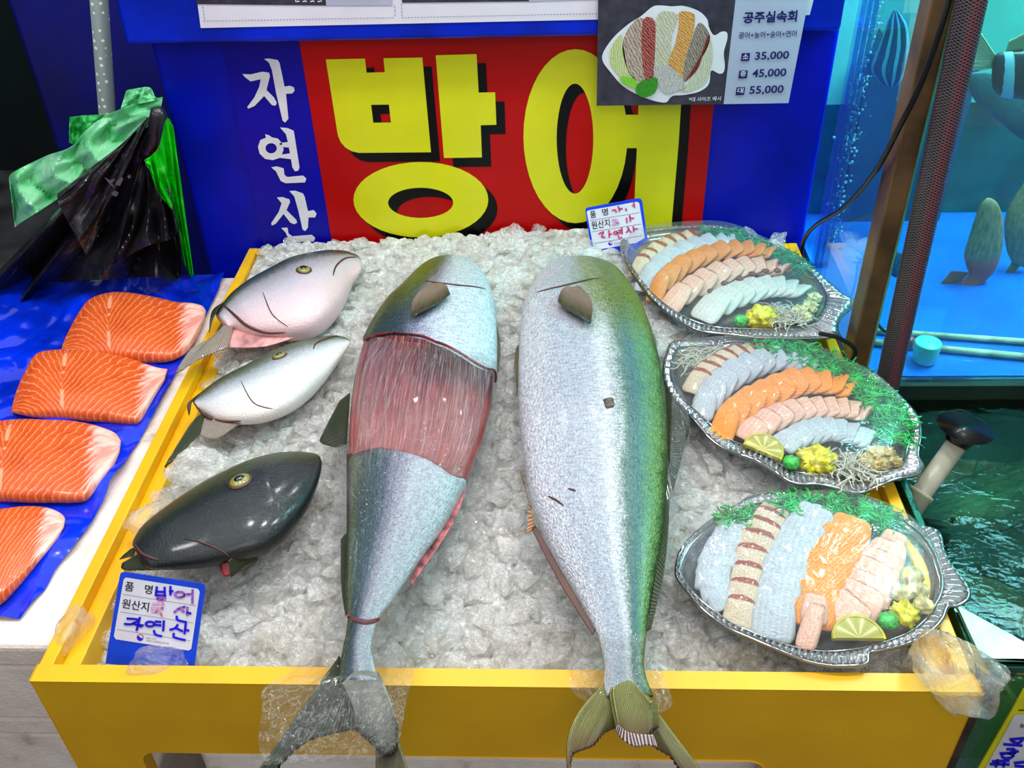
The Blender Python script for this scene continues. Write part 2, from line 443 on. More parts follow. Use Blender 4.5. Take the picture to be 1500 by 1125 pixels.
W3h = ell(236, 552, 29, 26)
W4 = [(282, 445), (320, 448), (352, 462), (355, 480), (382, 650), (375, 668), (358, 670), (345, 650), (338, 608), (285, 602), (287, 585), (333, 578), (327, 548), (280, 545), (280, 525), (322, 520), (312, 480)]
W5 = [(236, 650), (265, 645), (300, 655), (305, 690), (320, 700), (400, 692), (417, 708), (410, 728), (310, 732), (285, 720), (270, 690), (262, 672)]
W6 = [(265, 805), (295, 803), (330, 815), (333, 830), (315, 870), (365, 920), (370, 935), (355, 943), (335, 935), (300, 890), (260, 940), (240, 950), (236, 938), (275, 880), (290, 835)]
W7 = [(330, 772), (360, 770), (400, 785), (408, 800), (425, 875), (455, 870), (470, 888), (462, 908), (428, 908), (425, 960), (412, 978), (398, 970), (375, 870), (355, 800)]
W8 = [(288, 962), (320, 960), (325, 990), (345, 1005), (445, 997), (463, 1013), (455, 1032), (345, 1034), (325, 1015), (310, 985)]
for grp in ([(W1, 0), (W2, 0)], [(W3, W3h), (W4, 0), (W5, 0)], [(W6, 0), (W7, 0), (W8, 0)]):
    mb = MB()
    for p, h in grp: flatpoly(mb, c6(p), PS, [c6(h)] if h else [])
    mb.build('white_letter', M['swhite'], sg)
# ------------------------------------------------------------------ price strip on the bin's rim
PR = rimY-.001; px = PY(PR)
strip = empty('price_strip', px(580, 42), 'long white printed strip with dashed borders on the blue bin rim', 'poster')
mb = MB(); mb.prism([px(281, -60), px(294, 41), px(1186, 22), px(1207, -60)], Vector((0, .0008, 0))); mb.build('strip_paper', M['paper'], strip)
M['dgrey'] = plain('dark grey print', (58, 56, 72), .4, var=.15, vs=60, bump=.02)
M['lgrey'] = plain('light grey print', (190, 192, 214), .4, var=.03, bump=.02)
M['dash'] = plain('grey ink', (110, 110, 130), .5)
P2 = PY(PR-.0006); P3 = PY(PR-.0010)
for i, (q, m) in enumerate([([(285, -60), (288, 6), (478, 8), (470, -60)], 'dgrey'), ([(470, -60), (478, 8), (575, 8), (572, -60)], 'lgrey'), ([(583, -60), (589, 4), (775, 2), (772, -60)], 'dgrey'), ([(772, -60), (775, 2), (876, -1), (876, -60)], 'lgrey')]):
    mb = MB(); flatpoly(mb, q, P2); mb.build('printed_photo' if m == 'dgrey' else 'printed_panel', M[m], strip)
mb = MB()
for (x0, y0, x1, y1) in [(298, 31, 578, 26), (588, 26, 876, 20), (297, 9, 300, 30), (578, 8, 579, 26), (588, 6, 589, 25), (1164, 10, 1166, -30)]:
    L = math.hypot(x1-x0, y1-y0); n = int(L/4.6)
    for k in range(n):
        a0 = k/n; a1 = a0+.6/n
        ribbon(mb, [(x0+(x1-x0)*a0, y0+(y1-y0)*a0), (x0+(x1-x0)*a1, y0+(y1-y0)*a1)], .8, P2, ends=False)
mb.build('dashed_line', M['dash'], strip)
mb = MB()
for x in (433, 444, 455, 466): ribbon(mb, [(x, 2.2), (x+5, 2.0)], 1.8, P3)
for x in (433, 447, 458, 470): ribbon(mb, [(x, -4), (x, 2.5)], 1.4, P3)
mb.build('white_text', M['swhite'], strip)
# ------------------------------------------------------------------ price poster
PP = rimY-.010; p = PY(PP)
po = empty('price_poster', p(1010, 150), 'grey price poster with a printed sashimi plate and three prices', 'poster')
g1 = [(877, -40), (874, 155), (1060, 152.5), (1082, -40)]; g2 = [(1082, -40), (1060, 152.5), (1155, 151), (1192, -40)]
MB().prism([p(*q) for q in g1], Vector((0, .0012, 0))).build('grey_panel', M['dgrey'], po)
M['silver'] = plain('pale silver paper', (186, 194, 218), .35, var=.05, vs=5, bump=.02)
MB().prism([p(*q) for q in g2], Vector((0, .0012, 0))).build('silver_panel', M['silver'], po)
c7 = crop(870, 0, 4.545)
pl = [(60, 410), (62, 350), (130, 250), (230, 160), (310, 110), (390, 45), (440, 36), (520, 42), (600, 40), (700, 75), (755, 130), (765, 180), (800, 235), (850, 210), (885, 215), (888, 260), (865, 350), (872, 440), (860, 485), (830, 490), (780, 470), (765, 560), (700, 610), (600, 632), (520, 640), (485, 680), (440, 680), (380, 665), (290, 630), (190, 570), (110, 480)]
def onpost(poly, mat, nm, k, smooth=True):
    q = [tuple(x) for x in smoothloop(poly, len(poly)*4)] if smooth else poly
    mb = MB(); flatpoly(mb, c7(q), PY(PP-.0005-.0004*k)); return mb.build(nm, mat, po)
def printm(name, c1, c22, sc, ang=0, dist=2):
    s = NT(name); o = s.tc(); v = s.n('ShaderNodeMapping', {'Vector': o, 'Rotation': (0, ang, 0)}).outputs[0]
    wv = s.n('ShaderNodeTexWave', {'Vector': v, 'Scale': sc*1.7, 'Distortion': 7.0, 'Detail': 4, 'Detail Scale': 2.2}).outputs[1]
    return s.fin(s.pbr(s.ramp(wv, [(.2, c1), (.75, c22)]), .4))
onpost(pl, M['swhite'], 'printed_plate', 0)
onpost([(110, 430), (110, 330), (180, 230), (200, 330), (230, 470), (300, 560), (230, 560), (150, 490)], printm('printed cabbage', (176, 190, 110), (214, 222, 170), 60), 'printed_garnish', 1)
onpost([(430, 90), (520, 80), (560, 110), (520, 250), (500, 430), (400, 450), (400, 250)], printm('printed pale fish', (184, 180, 150), (214, 212, 190), 45, .6), 'printed_slices', 1)
onpost([(230, 190), (300, 120), (345, 150), (330, 300), (345, 440), (340, 530), (270, 530), (215, 440), (190, 300)], printm('printed beige fish', (150, 124, 110), (204, 184, 168), 45, .5), 'printed_slices', 1)
onpost([(330, 130), (360, 112), (405, 140), (410, 250), (405, 380), (400, 440), (390, 540), (340, 520), (318, 330), (320, 200)], printm('printed red fish', (110, 24, 24), (196, 110, 100), 55, .8), 'printed_slices', 2)
onpost([(570, 80), (660, 88), (672, 150), (650, 260), (600, 420), (590, 520), (510, 450), (500, 400), (545, 280), (565, 160)], printm('printed orange fish', (190, 120, 50), (236, 186, 110), 60, .9), 'printed_slices', 2)
onpost([(700, 150), (770, 230), (750, 330), (660, 470), (600, 550), (600, 440), (640, 300)], printm('printed grey fish', (110, 96, 86), (170, 160, 146), 60, .5), 'printed_slices', 1)
onpost([(765, 225), (775, 250), (720, 380), (690, 460), (610, 545), (640, 490), (710, 370)], printm('printed dark edge', (90, 24, 18), (140, 50, 40), 60), 'printed_slices', 2)
onpost([(700, 400), (770, 260), (790, 330), (780, 440), (740, 560), (620, 615), (560, 600), (620, 560)], printm('printed pale garnish', (180, 182, 150), (216, 218, 196), 70), 'printed_garnish', 1)
onpost([(400, 450), (500, 440), (560, 490), (610, 570), (560, 600), (480, 620), (430, 570)], printm('printed noodles', (150, 146, 140), (222, 218, 216), 90), 'printed_garnish', 3)
onpost([(190, 510), (260, 520), (290, 560), (280, 590), (200, 560), (170, 530)], printm('printed lettuce', (110, 190, 40), (150, 220, 70), 90), 'printed_garnish', 3)
onpost([(290, 560), (350, 530), (420, 520), (420, 590), (390, 630), (330, 650), (280, 620)], printm('printed leaves', (24, 100, 12), (70, 170, 40), 120), 'printed_garnish', 4)
M['ink'] = plain('navy ink', (14, 18, 110), .4)
def lineP(o, xax, yax, Y):
    """plane frame at px origin o with px unit axes"""
    return lambda x, y: PY(Y)(o[0]+xax[0]*x+yax[0]*y, o[1]+xax[1]*x+yax[1]*y)
def ptext(s, x, y, wd, h, mat, bold=0, skew=0.19, slope=-.035, Y=PP-.0012, nm='printed_text', par=po):
    F = lineP((x, y), (1, slope), (skew, -1), Y)
    text(s, mat, nm, par, F, 0, 0, h, wd, bold)
ptext('공주실속회', 1088, 34.5, 79, 17, M['ink'], .03, .1)
ptext('광어+농어+숭어+연어', 1081.5, 57, 85, 10, M['ink'], .012, .1)
for t, y, x, x2 in (('35,000', 88.5, 1085, 1105), ('45,000', 114, 1081.5, 1101), ('55,000', 138.5, 1077.5, 1097)):
    ptext(t, x2, y+1.2, 50, 13.5, M['ink'], .018, .12)
    mb = MB(); flatpoly(mb, [(x, y+1), (x+1.5, y-10.5), (x+14, y-11), (x+12.5, y+.5)], PY(PP-.0012)); mb.build('printed_square', M['ink'], po)
for t, y, x in (('소', 86.5, 1087.5), ('중', 112, 1084), ('대', 136.5, 1080)):
    ptext(t, x, y, 8.5, 7.5, M['swhite'], .01, .1, Y=PP-.0018)
ptext('*대 사이즈 예시', 1008.5, 149, 47, 6.5, M['swhite'], .01, .15)
# ================================================================== the two big fish
def fishskin(name, stops, yel=(150, 160, 20), yamt=.8, head=.14, belly=(225, 238, 242), vshift=0.0, hstart=.05, hlow=.5, rough=.42, coat=.12, sca=1.0):
    s = NT(name); uv = s.n('ShaderNodeUVMap').outputs[0]; o = s.tc()
    sp = s.n('ShaderNodeSeparateXYZ', {0: uv}); U, V = sp.outputs[0], sp.outputs[1]
    n1 = s.noise(s.scale(uv, (26, 9, 1)), 1.6, 5, .65); n2 = s.noise(s.scale(uv, (150, 60, 1)), 2, 3, .6)
    n3 = s.noise(s.scale(o, (1, 1, 1)), 420, 3, .7)
    v2 = s.math('ADD', V, s.math('MULTIPLY_ADD', n1, .16, -.08+vshift))
    v2 = s.math('ADD', v2, s.math('MULTIPLY_ADD', n2, .18, -.09))
    v2 = s.math('ADD', v2, s.math('MULTIPLY_ADD', n3, .13, -.065))
    c = s.ramp(v2, stops)
    # yellow-green crown and nape
    hu = s.math('SUBTRACT', head, s.math('ADD', U, s.math('MULTIPLY_ADD', n1, .08, -.04)))
    hm = s.math('MULTIPLY', s.ramp(s.math('MULTIPLY_ADD', hu, 9, .5), [(0, (0, 0, 0, 1)), (1, (1, 1, 1, 1))]),
                s.ramp(s.math('ADD', V, s.math('MULTIPLY_ADD', n1, .2, -.1)), [(hlow-.22, (1, 1, 1, 1)), (hlow, (0, 0, 0, 1))]))
    c = s.mix(s.math('MULTIPLY', hm, yamt), c, s.ramp(n2, [(.35, tuple(x*.35 for x in yel)), (.7, yel)]))
    # fine scales
    vo = s.n('ShaderNodeTexVoronoi', {'Vector': s.scale(uv, (170, 60, 1)), 'Scale': 1}, feature='F1').outputs[0]
    c = s.mix(.34*sca, c, s.ramp(n3, [(.36, (80, 90, 96)), (.60, (255, 255, 255))]), 'MULTIPLY')
    c = s.mix(.22*sca, c, s.ramp(vo, [(.15, (255, 255, 255)), (.75, (110, 120, 130))]), 'MULTIPLY')
    dsh = s.noise(s.scale(uv, (230, 14, 1)), 1, 3, .6)
    c = s.mix(.30*sca, c, s.ramp(dsh, [(.38, (96, 104, 116)), (.58, (255, 255, 255))]), 'MULTIPLY')
    nb = s.bump(dsh, .5*sca, .002); nb = s.bump(vo, .6*sca, .002, nb); nb = s.bump(n3, .6, .002, nb)
    return s.fin(s.pbr(c, s.math('MULTIPLY_ADD', n2, .3, rough-.15), .12, nb, coat, **{'Coat Roughness': .15}))
M['skin1'] = fishskin('silver green fish skin', [(.02, (12, 24, 14)), (.08, (92, 104, 30)), (.13, (12, 54, 46)), (.28, (12, 62, 76)), (.36, (76, 92, 118)), (.47, (176, 176, 198)), (.6, (226, 234, 246)), (.95, (214, 242, 250))], yel=(150, 160, 10), head=.14)
M['skin2'] = fishskin('silver blue green fish skin', [(.02, (40, 84, 24)), (.07, (110, 164, 84)), (.15, (104, 164, 124)), (.23, (84, 134, 140)), (.30, (112, 146, 132)), (.36, (206, 214, 216)), (.43, (240, 244, 248)), (.50, (204, 210, 222)), (.7, (196, 202, 216)), (.96, (228, 228, 236))], yel=(166, 178, 20), head=.20, hlow=.66)  # near-white stops paint a glare streak down the flank
def flesh():
    s = NT('dark red fish flesh'); uv = s.n('ShaderNodeUVMap').outputs[0]
    sp = s.n('ShaderNodeSeparateXYZ', {0: uv})
    n1 = s.noise(s.scale(uv, (5, 46, 1)), 2, 5, .7, .6); n2 = s.noise(s.scale(uv, (10, 8, 1)), 2, 4, .6)
    c = s.ramp(n2, [(.30, (56, 10, 14)), (.46, (108, 32, 34)), (.62, (150, 64, 62)), (.8, (190, 112, 110))])
    dk = s.ramp(sp.outputs[0], [(.235, (60, 10, 16)), (.27, (84, 24, 32)), (.31, (110, 44, 48)), (.36, (160, 76, 74)), (.45, (180, 92, 88))])
    c = s.mix(.5, c, dk)
    dm = s.math('MULTIPLY', s.ramp(sp.outputs[0], [(.25, (0, 0, 0, 1)), (.275, (1, 1, 1, 1)), (.33, (1, 1, 1, 1)), (.37, (0, 0, 0, 1))]), s.ramp(s.math('ADD', sp.outputs[1], s.math('MULTIPLY_ADD', n2, .3, -.15)), [(.42, (0, 0, 0, 1)), (.55, (1, 1, 1, 1))]))
    c = s.mix(s.math('MULTIPLY', dm, .8), c, (46, 26, 34))
    c = s.mix(s.ramp(n1, [(.52, (0, 0, 0, 1)), (.7, (.6, .6, .6, 1))]), c, (214, 164, 166))
    return s.fin(s.pbr(c, .32, 0, s.bump(n1, .5, .002), .3))
M['flesh'] = flesh()
M['cut'] = plain('raw red cut edge', (120, 18, 24), .35, var=.25, vs=60, bump=.3)
M['rawpink'] = plain('dull pink raw edge', (168, 92, 94), .35, var=.35, vs=90, bump=.4)
M['gill'] = plain('dark brown gill slit', (84, 44, 34), .5)
M['eyeg'] = plain('golden iris', (140, 140, 60), .2, coat=.6)
M['pupil'] = plain('black pupil', (6, 8, 8), .08, coat=1)
def finmat(name, c1, c2, c3=None, n=42):
    s = NT(name); uv = s.n('ShaderNodeUVMap').outputs[0]; sp = s.n('ShaderNodeSeparateXYZ', {0: uv})
    w = s.math('SINE', s.math('MULTIPLY', sp.outputs[0], n*6.28)); nz = s.noise(s.scale(uv, (8, 3, 1)), 2, 4)
    k = s.math('MULTIPLY_ADD', w, .42, .3); k = s.math('ADD', k, s.math('MULTIPLY', nz, .5))
    c = s.ramp(k, [(.25, c1), (.85, c2)])
    if c3: c = s.mix(s.ramp(s.math('ADD', sp.outputs[1], s.math('MULTIPLY_ADD', nz, .3, -.15)), [(.55, (0, 0, 0, 1)), (.95, (1, 1, 1, 1))]), c, c3)
    return s.fin(s.pbr(c, .38, 0, s.bump(w, .6, .002), .25))
M['fin1'] = finmat('olive brown fin', (44, 42, 30), (150, 140, 104))
M['findark'] = finmat('blackish green fin', (10, 20, 14), (74, 84, 48))
M['fin2'] = finmat('yellow green fin', (84, 84, 34), (176, 176, 104), (120, 92, 62))
M['finp'] = finmat('translucent brown fin', (84, 66, 56), (190, 160, 146), (62, 58, 34))
M['fin3'] = finmat('silver olive fin', (130, 130, 110), (176, 176, 170), (44, 42, 22))
M['finpale'] = finmat('pale grey fin', (110, 96, 88), (196, 176, 160))
M['finpink'] = finmat('yellow pink fin', (150, 96, 50), (206, 168, 130), n=16)
c71 = crop(460, 340, 1.875)
def rows71(rows): return [(c71([(a, y)])[0], c71([(b, y2)])[0]) for a, y, b, y2 in rows]
ZF = .040
S1 = [((652, 366), (668, 366)), ((641, 367), (683, 368)), ((625, 375), (695, 378)), ((606, 394), (709, 396)), ((586, 420), (718, 420)), ((560, 452), (725, 450)), ((536, 492), (728, 490)), ((522, 532), (728, 530)), ((513, 580), (725, 580)), ((508, 640), (712, 638)), ((508, 690), (692, 690)), ((508, 730), (674, 726)), ((508, 780), (650, 770)), ((507, 820), (620, 812)), ((507, 855), (594, 850)), ((508, 885), (574, 880)), ((510, 906), (556, 905)), ((508, 932), (548, 932)), ((504, 956), (544, 956)), ((500, 985), (550, 985)), ((498, 1012), (556, 1010))]
f1 = empty('yellowtail_fish', at(620, 640, z=-.01), 'cling-wrapped silver yellowtail on ice with skin peeled off its red midsection', 'fish')
def tf1(u): return np.interp(u, [0, .03, .1, .3, .6, .8, 1], [.5, .7, .9, 1.0, 1.0, .85, .5])
LF1 = Loft(S1, Pz(ZF), (.44, .40), nu=150, nv=72, tfun=tf1, zoff=lambda u: np.interp(u, [0, .12, .8, .9, 1], [-.012, 0, 0, .006, .012]))
def cutA(v): return np.interp(v, [0, .12, .3, .5, .7, .9, 1], [500, 491, 486, 492, 508, 534, 549])
def cutB(v): return np.interp(v, [0, .15, .3, .5, .7, .9, 1], [672, 660, 656, 662, 674, 694, 706])
VV = [i/20 for i in range(21)]
tA = [LF1.uv_for(v, cutA(v)) for v in VV]; tB = [LF1.uv_for(v, cutB(v)) for v in VV]
uA = lambda v: float(np.interp(v, VV, tA)); uB = lambda v: float(np.interp(v, VV, tB))
def vof(th): return (1-math.cos(th))/2
rows = []
nA, nB, nC = 46, 34, 60
for i in range(nA): rows.append(lambda th, k=i/nA: k*uA(vof(th)))
rows.append(lambda th: uA(vof(th))); rows.append(lambda th: uA(vof(th))+.003)
for i in range(1, nB): rows.append(lambda th, k=i/nB: (uA(vof(th))+.003)*(1-k)+(uB(vof(th))-.003)*k)
rows.append(lambda th: uB(vof(th))-.003); rows.append(lambda th: uB(vof(th)))
for i in range(1, nC+1): rows.append(lambda th, k=i/nC: uB(vof(th))*(1-k)+k)
ins = lambda u, th: -.0065 if uA(vof(th))+.0025 < u < uB(vof(th))-.0025 else 0
v, f, uv = LF1.mesh(ins, rows)
obj('body', v, f, M['skin1'], f1, uvs=uv); T1 = bvh(v, f)
ths = [-.25+(PI+.5)*j/60 for j in range(61)]
v, f, uv = LF1.mesh(lambda u, th: -.003, [(lambda th, k=i/40: (uA(vof(th))+.004)*(1-k)+(uB(vof(th))-.004)*k) for i in range(41)], ths, False)
obj('exposed_flesh', v, f, M['flesh'], f1, uvs=uv)['label'] = 'skinned dark red flesh'
for U_ in (uA, uB):
    MB().tube([LF1.point(U_(vof(t)), t, -.0008) for t in [-.2+(PI+.4)*j/40 for j in range(41)]], .0016 if U_ is uA else .0011, 6).build('cut_edge', M['cut'], f1, True)
def surfline(tree, pts, n, r, name, mat, par, P, lift=.0004):
    q = [cast(tree, p[0], p[1], lift, P)[0] for p in spline(pts, n)]
    rr = [r*max(.15, math.sin(PI*(i+.5)/n)**.5) for i in range(n)]
    return MB().tube(q, rr, 6).build(name, mat, par, True)
cT = crop(600, 330, 4.89)
surfline(T1, cT([(110, 400), (220, 415), (350, 432), (450, 440), (545, 458)]), 26, .0014, 'gill_slit', M['gill'], f1, Pz(ZF))
def surffin(tree, base, tip, mat, par, P, lift=.002, tl=.010, n=26, m=12, name='pectoral_fin', bul=((0, 0), (0, 0))):
    b = spline(base, n); t = spline(tip, n); rw = []; uv = []
    for j in range(m):
        k = j/(m-1); r_ = []
        for i in range(n):
            e = math.sin(PI*k); p_ = b[i]*(1-k)+t[i]*k+e*(np.array(bul[0])*(1-i/(n-1))+np.array(bul[1])*i/(n-1)); q, nn = cast(tree, p_[0], p_[1], lift+tl*math.sin(k*PI*.6)*.8+(.0005 if i % 2 else 0), P)
            r_.append(q); uv.append((i/(n-1), k))
        rw.append(r_)
    return MB().grid(rw).build(name, mat, par, True, uvs=uv, solid=.0012)
surffin(T1, cT([(140, 436), (160, 424), (185, 428)]), cT([(18, 716), (80, 675), (150, 640), (220, 600), (288, 540)]), M['finp'], f1, Pz(ZF), bul=((-8, -2), (3, -4)))
# dorsal and anal fins peeking out at the sides
def flap(base, tip, mat, par, name, z0=ZF-.01, dz=0.0, n=22, rg=.001):
    b = spline(base, n); t = spline(tip, n); rw = []; uv = []
    for j in range(8):
        k = j/7
        rw.append([at(*(b[i]*(1-k)+t[i]*k), z=z0-dz*k+(rg if i % 2 else 0)*k) for i in range(n)]); uv += [(i/(n-1), k) for i in range(n)]
    return MB().grid(rw).build(name, mat, par, True, uvs=uv, solid=.0012)
flap([(513, 575), (508, 650)], [(497, 588), (472, 636), (470, 648), (490, 655)], M['findark'], f1, 'dorsal_fin')
flap([(724, 470), (726, 530)], [(728, 478), (733, 510), (730, 546)], M['fin1'], f1, 'pelvic_fin')
flap([(681, 706), (600, 850)], [(684, 712), (662, 770), (604, 856)], M['rawpink'], f1, 'anal_fin', ZF-.006)
flap([(508, 780), (510, 900)], [(499, 790), (500, 860), (506, 902)], M['findark'], f1, 'dorsal_fin')
surfline(T1, [(509, 904), (525, 910), (540, 912), (556, 906)], 14, .003, 'tail_cut', M['cut'], f1, Pz(ZF))
# tail fin: dark lobe, silver lobe, and the end hanging past the rim
def tailfin(par, parts, zc, T=None):
    for nm, base, tip, mat, z0, z1, th, *bl in parts:
        bl = bl[0] if bl else ((0, 0), (0, 0))
        n = 34; b = spline(base, n); t = spline(tip, n); rw = []; uv = []
        for j in range(16):
            k = j/15
            rw.append([at(*(b[i]*(1-k)+t[i]*k+math.sin(PI*k)*(np.array(bl[0])*max(0, 1-2.5*i/n)+np.array(bl[1])*max(0, 2.5*i/n-1.5))), z=z0*(1-k)+z1*k+.0009*(1 if i % 2 else -1)*min(1, 3*k)) for i in range(n)]); uv += [(i/(n-1), k) for i in range(n)]
        MB().grid(rw).build(nm, mat, par, True, uvs=uv, solid=th)
tailfin(f1, [('tail_fin', [(498, 962), (502, 985), (520, 1020)], [(366, 1150), (385, 1150), (420, 1110), (450, 1086), (500, 1072), (540, 1066)], M['findark'], .040, .030, .003),
             ('tail_fin', [(502, 1000), (522, 984), (553, 984)], [(520, 1068), (545, 1090), (566, 1108), (580, 1100), (582, 1066)], M['fin3'], .055, .030, .003, ((8, 2), (2, 0))),
             ('tail_fin', [(552, 1062), (560, 1065), (574, 1062)], [(553, 1150), (575, 1152), (603, 1150)], M['fin1'], .030, .010, .003)], ZF)
# ---- second fish
S2 = [((860, 367), (826, 367)), ((876, 370), (812, 371)), ((897, 380), (802, 380)), ((912, 396), (791, 396)), ((925, 417), (779, 416)), ((942, 452), (766, 450)), ((960, 505), (761, 500)), ((972, 560), (759, 560)), ((978, 620), (761, 620)), ((978, 680), (768, 680)), ((975, 740), (779, 740)), ((970, 790), (797, 784)), ((963, 830), (815, 822)), ((956, 868), (838, 860)), ((951, 900), (858, 895)), ((947, 930), (874, 930)), ((944, 960), (882, 960)), ((943, 985), (886, 985)), ((948, 1008), (884, 1008)), ((956, 1030), (888, 1030))]
f2 = empty('yellowtail_fish', at(870, 640, z=-.01), 'whole silver and green yellowtail lying unwrapped on the ice, right of the cut one', 'fish')
LF2 = Loft(S2, Pz(ZF), (.42, .40), nu=170, nv=72, tfun=tf1, zoff=lambda u: np.interp(u, [0, .12, .8, .9, 1], [-.012, 0, 0, .006, .010]))
v, f, uv = LF2.mesh(); obj('body', v, f, M['skin2'], f2, uvs=uv); T2 = bvh(v, f)
surfline(T2, cT([(915, 480), (1000, 458), (1100, 436), (1200, 412), (1300, 388), (1360, 382)]), 30, .0016, 'gill_slit', M['gill'], f2, Pz(ZF))
surffin(T2, cT([(1225, 455), (1205, 446), (1185, 455)]), cT([(1292, 754), (1240, 720), (1180, 680), (1120, 645), (1070, 590)]), M['finp'], f2, Pz(ZF), bul=((9, -3), (-4, -6)))
flap([(974, 570), (980, 690)], [(990, 590), (1009, 625), (1004, 650), (986, 720)], M['findark'], f2, 'dorsal_fin')
flap([(978, 700), (948, 925)], [(982, 720), (974, 830), (954, 920)], M['findark'], f2, 'dorsal_fin', ZF+.002)
flap([(766, 700), (784, 775)], [(762, 690), (774, 735), (771, 782)], M['finpink'], f2, 'anal_fin')
flap([(784, 770), (872, 925)], [(779, 775), (818, 850), (868, 930)], M['gill'], f2, 'anal_fin', ZF+.002)
flap([(760, 505), (760, 560)], [(756, 510), (753, 535), (757, 568)], M['fin1'], f2, 'pelvic_fin')
M['mark'] = plain('dark brown mark', (88, 80, 66), .5, var=.3, vs=200)
q, nn = cast(T2, 892, 590, .0006)
MB().ball(q, .0085, 8, (.7, 1.1, .22), .5, 3).build('skin_wound', M['mark'], f2, True)
for a in ([(803, 727), (815, 733), (826, 741)], [(832, 716), (840, 718), (843, 720)]):
    surfline(T2, a, 10, .0011, 'scratch', M['gill'], f2, Pz(ZF))
tailfin(f2, [('tail_fin', [(886, 1003), (892, 1024), (902, 1048)], [(833, 1130), (838, 1107), (852, 1099), (868, 1092), (884, 1074), (902, 1064)], M['fin2'], .048, .030, .003, ((-20, -4), (0, 0))),
             ('tail_fin', [(958, 1040), (950, 1046), (940, 1050)], [(1034, 1140), (1020, 1142), (1000, 1132), (984, 1110), (962, 1096), (945, 1082)], M['fin2'], .048, .024, .003),
             ('tail_stump', [(896, 1008), (925, 1000), (957, 1030)], [(908, 1070), (925, 1082), (945, 1080), (958, 1066)], M['fin2'], .060, .046, .008)], ZF)
M['ragged'] = finmat('ragged purple tissue', (70, 40, 44), (220, 200, 196), n=13)
flap([(905, 1062), (925, 1074), (957, 1076)], [(902, 1070), (910, 1082), (930, 1094), (945, 1092), (962, 1094)], M['ragged'], f2, 'torn_fin_base', .054, .006, rg=.003)
# ================================================================== fish heads
c61 = crop(140, 340, 2.1625)
def head(label, st, zc, th, stops, eye, er, fins, yel, yamt=.5, hd=1.2, hlow=.25, lines=(), rough=.38, eyesq=.85):
    st = [(c61([a])[0], c61([b])[0]) for a, b in st]
    m = st[len(st)//2]
    root = empty('cut_fish', at((m[0][0]+m[1][0])/2, (m[0][1]+m[1][1])/2, z=zc-.03), label, 'fish head')
    L = Loft(st, Pz(zc), th, nu=80, nv=56, tfun=lambda u: np.interp(u, [0, .08, .3, .85, 1], [.6, .8, 1, .9, .7]))
    v, f, uv = L.mesh(); mat = fishskin('fish skin '+label.split()[0], stops, yel, yamt, hd, hlow=hlow, rough=rough, coat=.35 if rough < .25 else .3, sca=.2)
    obj('head', v, f, mat, root, uvs=uv); T = bvh(v, f)
    e = c61([eye])[0]; q, nn = cast(T, e[0], e[1], .0)
    R = nn.to_track_quat('Z', 'Y').to_matrix()
    def disc(c, r, h, nm, mat, par):
        mb = MB().ball((0, 0, 0), 1, 10, (r, r*eyesq, h)); mb.v = [c+R @ p for p in mb.v]; return mb.build(nm, mat, par, True)
    rim = disc(q, er*1.22, er*.28, 'eye_socket', M['gill'] if 'dark' not in label else M['eyeg'], root)
    ey = disc(q+nn*er*.12, er, er*.34, 'eye', M['eyeg'], root); disc(q+nn*er*.30, er*.55, er*.30, 'pupil', M['pupil'], ey)
    for nm, b, t, m_, z0, dz in fins:
        flap(c61(b), c61(t), m_, root, nm, z0, dz)
    for pts, r in lines: surfline(T, c61(pts), 22, r, 'gill_line', M['gill'], root, Pz(zc))
    return root
silver = [(.03, (10, 34, 28)), (.14, (40, 62, 40)), (.26, (84, 92, 80)), (.36, (164, 160, 166)), (.6, (210, 200, 210)), (.95, (242, 204, 206))]
head('silver fish head with pink throat, topmost of the three heads on the left', [((838, 82), (843, 102)), ((826, 74), (840, 122)), ((795, 68), (812, 160)), ((745, 72), (785, 218)), ((690, 86), (745, 268)), ((620, 104), (690, 306)), ((550, 136), (620, 322)), ((485, 168), (550, 322)), ((430, 205), (490, 316)), ((395, 240), (440, 300)), ((380, 262), (420, 300))],
     .030, (.40, .45), silver, (660, 120), .0105,
     [('pectoral_fin', [(440, 285), (405, 296), (395, 320)], [(420, 365), (330, 402), (262, 446), (262, 430), (300, 370)], M['finpale'], .03, .004),
      ('throat_flap', [(430, 300), (560, 318), (680, 310)], [(418, 366), (540, 362), (660, 322)], plain('pink raw flesh', (214, 150, 146), .35, var=.15, vs=50, coat=.3), .026, .004),
      ('nape_cut', [(428, 205), (395, 235), (372, 270)], [(410, 222), (370, 250), (360, 318)], M['findark'], .04, .01)],
     (90, 100, 30), lines=[([(400, 226), (440, 262), (480, 296), (540, 318), (600, 318)], .0022), ([(826, 80), (790, 84), (762, 108), (752, 138)], .0014), ([(530, 190), (560, 260), (610, 300)], .0008)])
silver2 = [(.03, (18, 44, 24)), (.14, (50, 76, 44)), (.28, (104, 114, 100)), (.42, (176, 180, 186)), (.62, (226, 228, 232)), (.95, (236, 226, 220))]
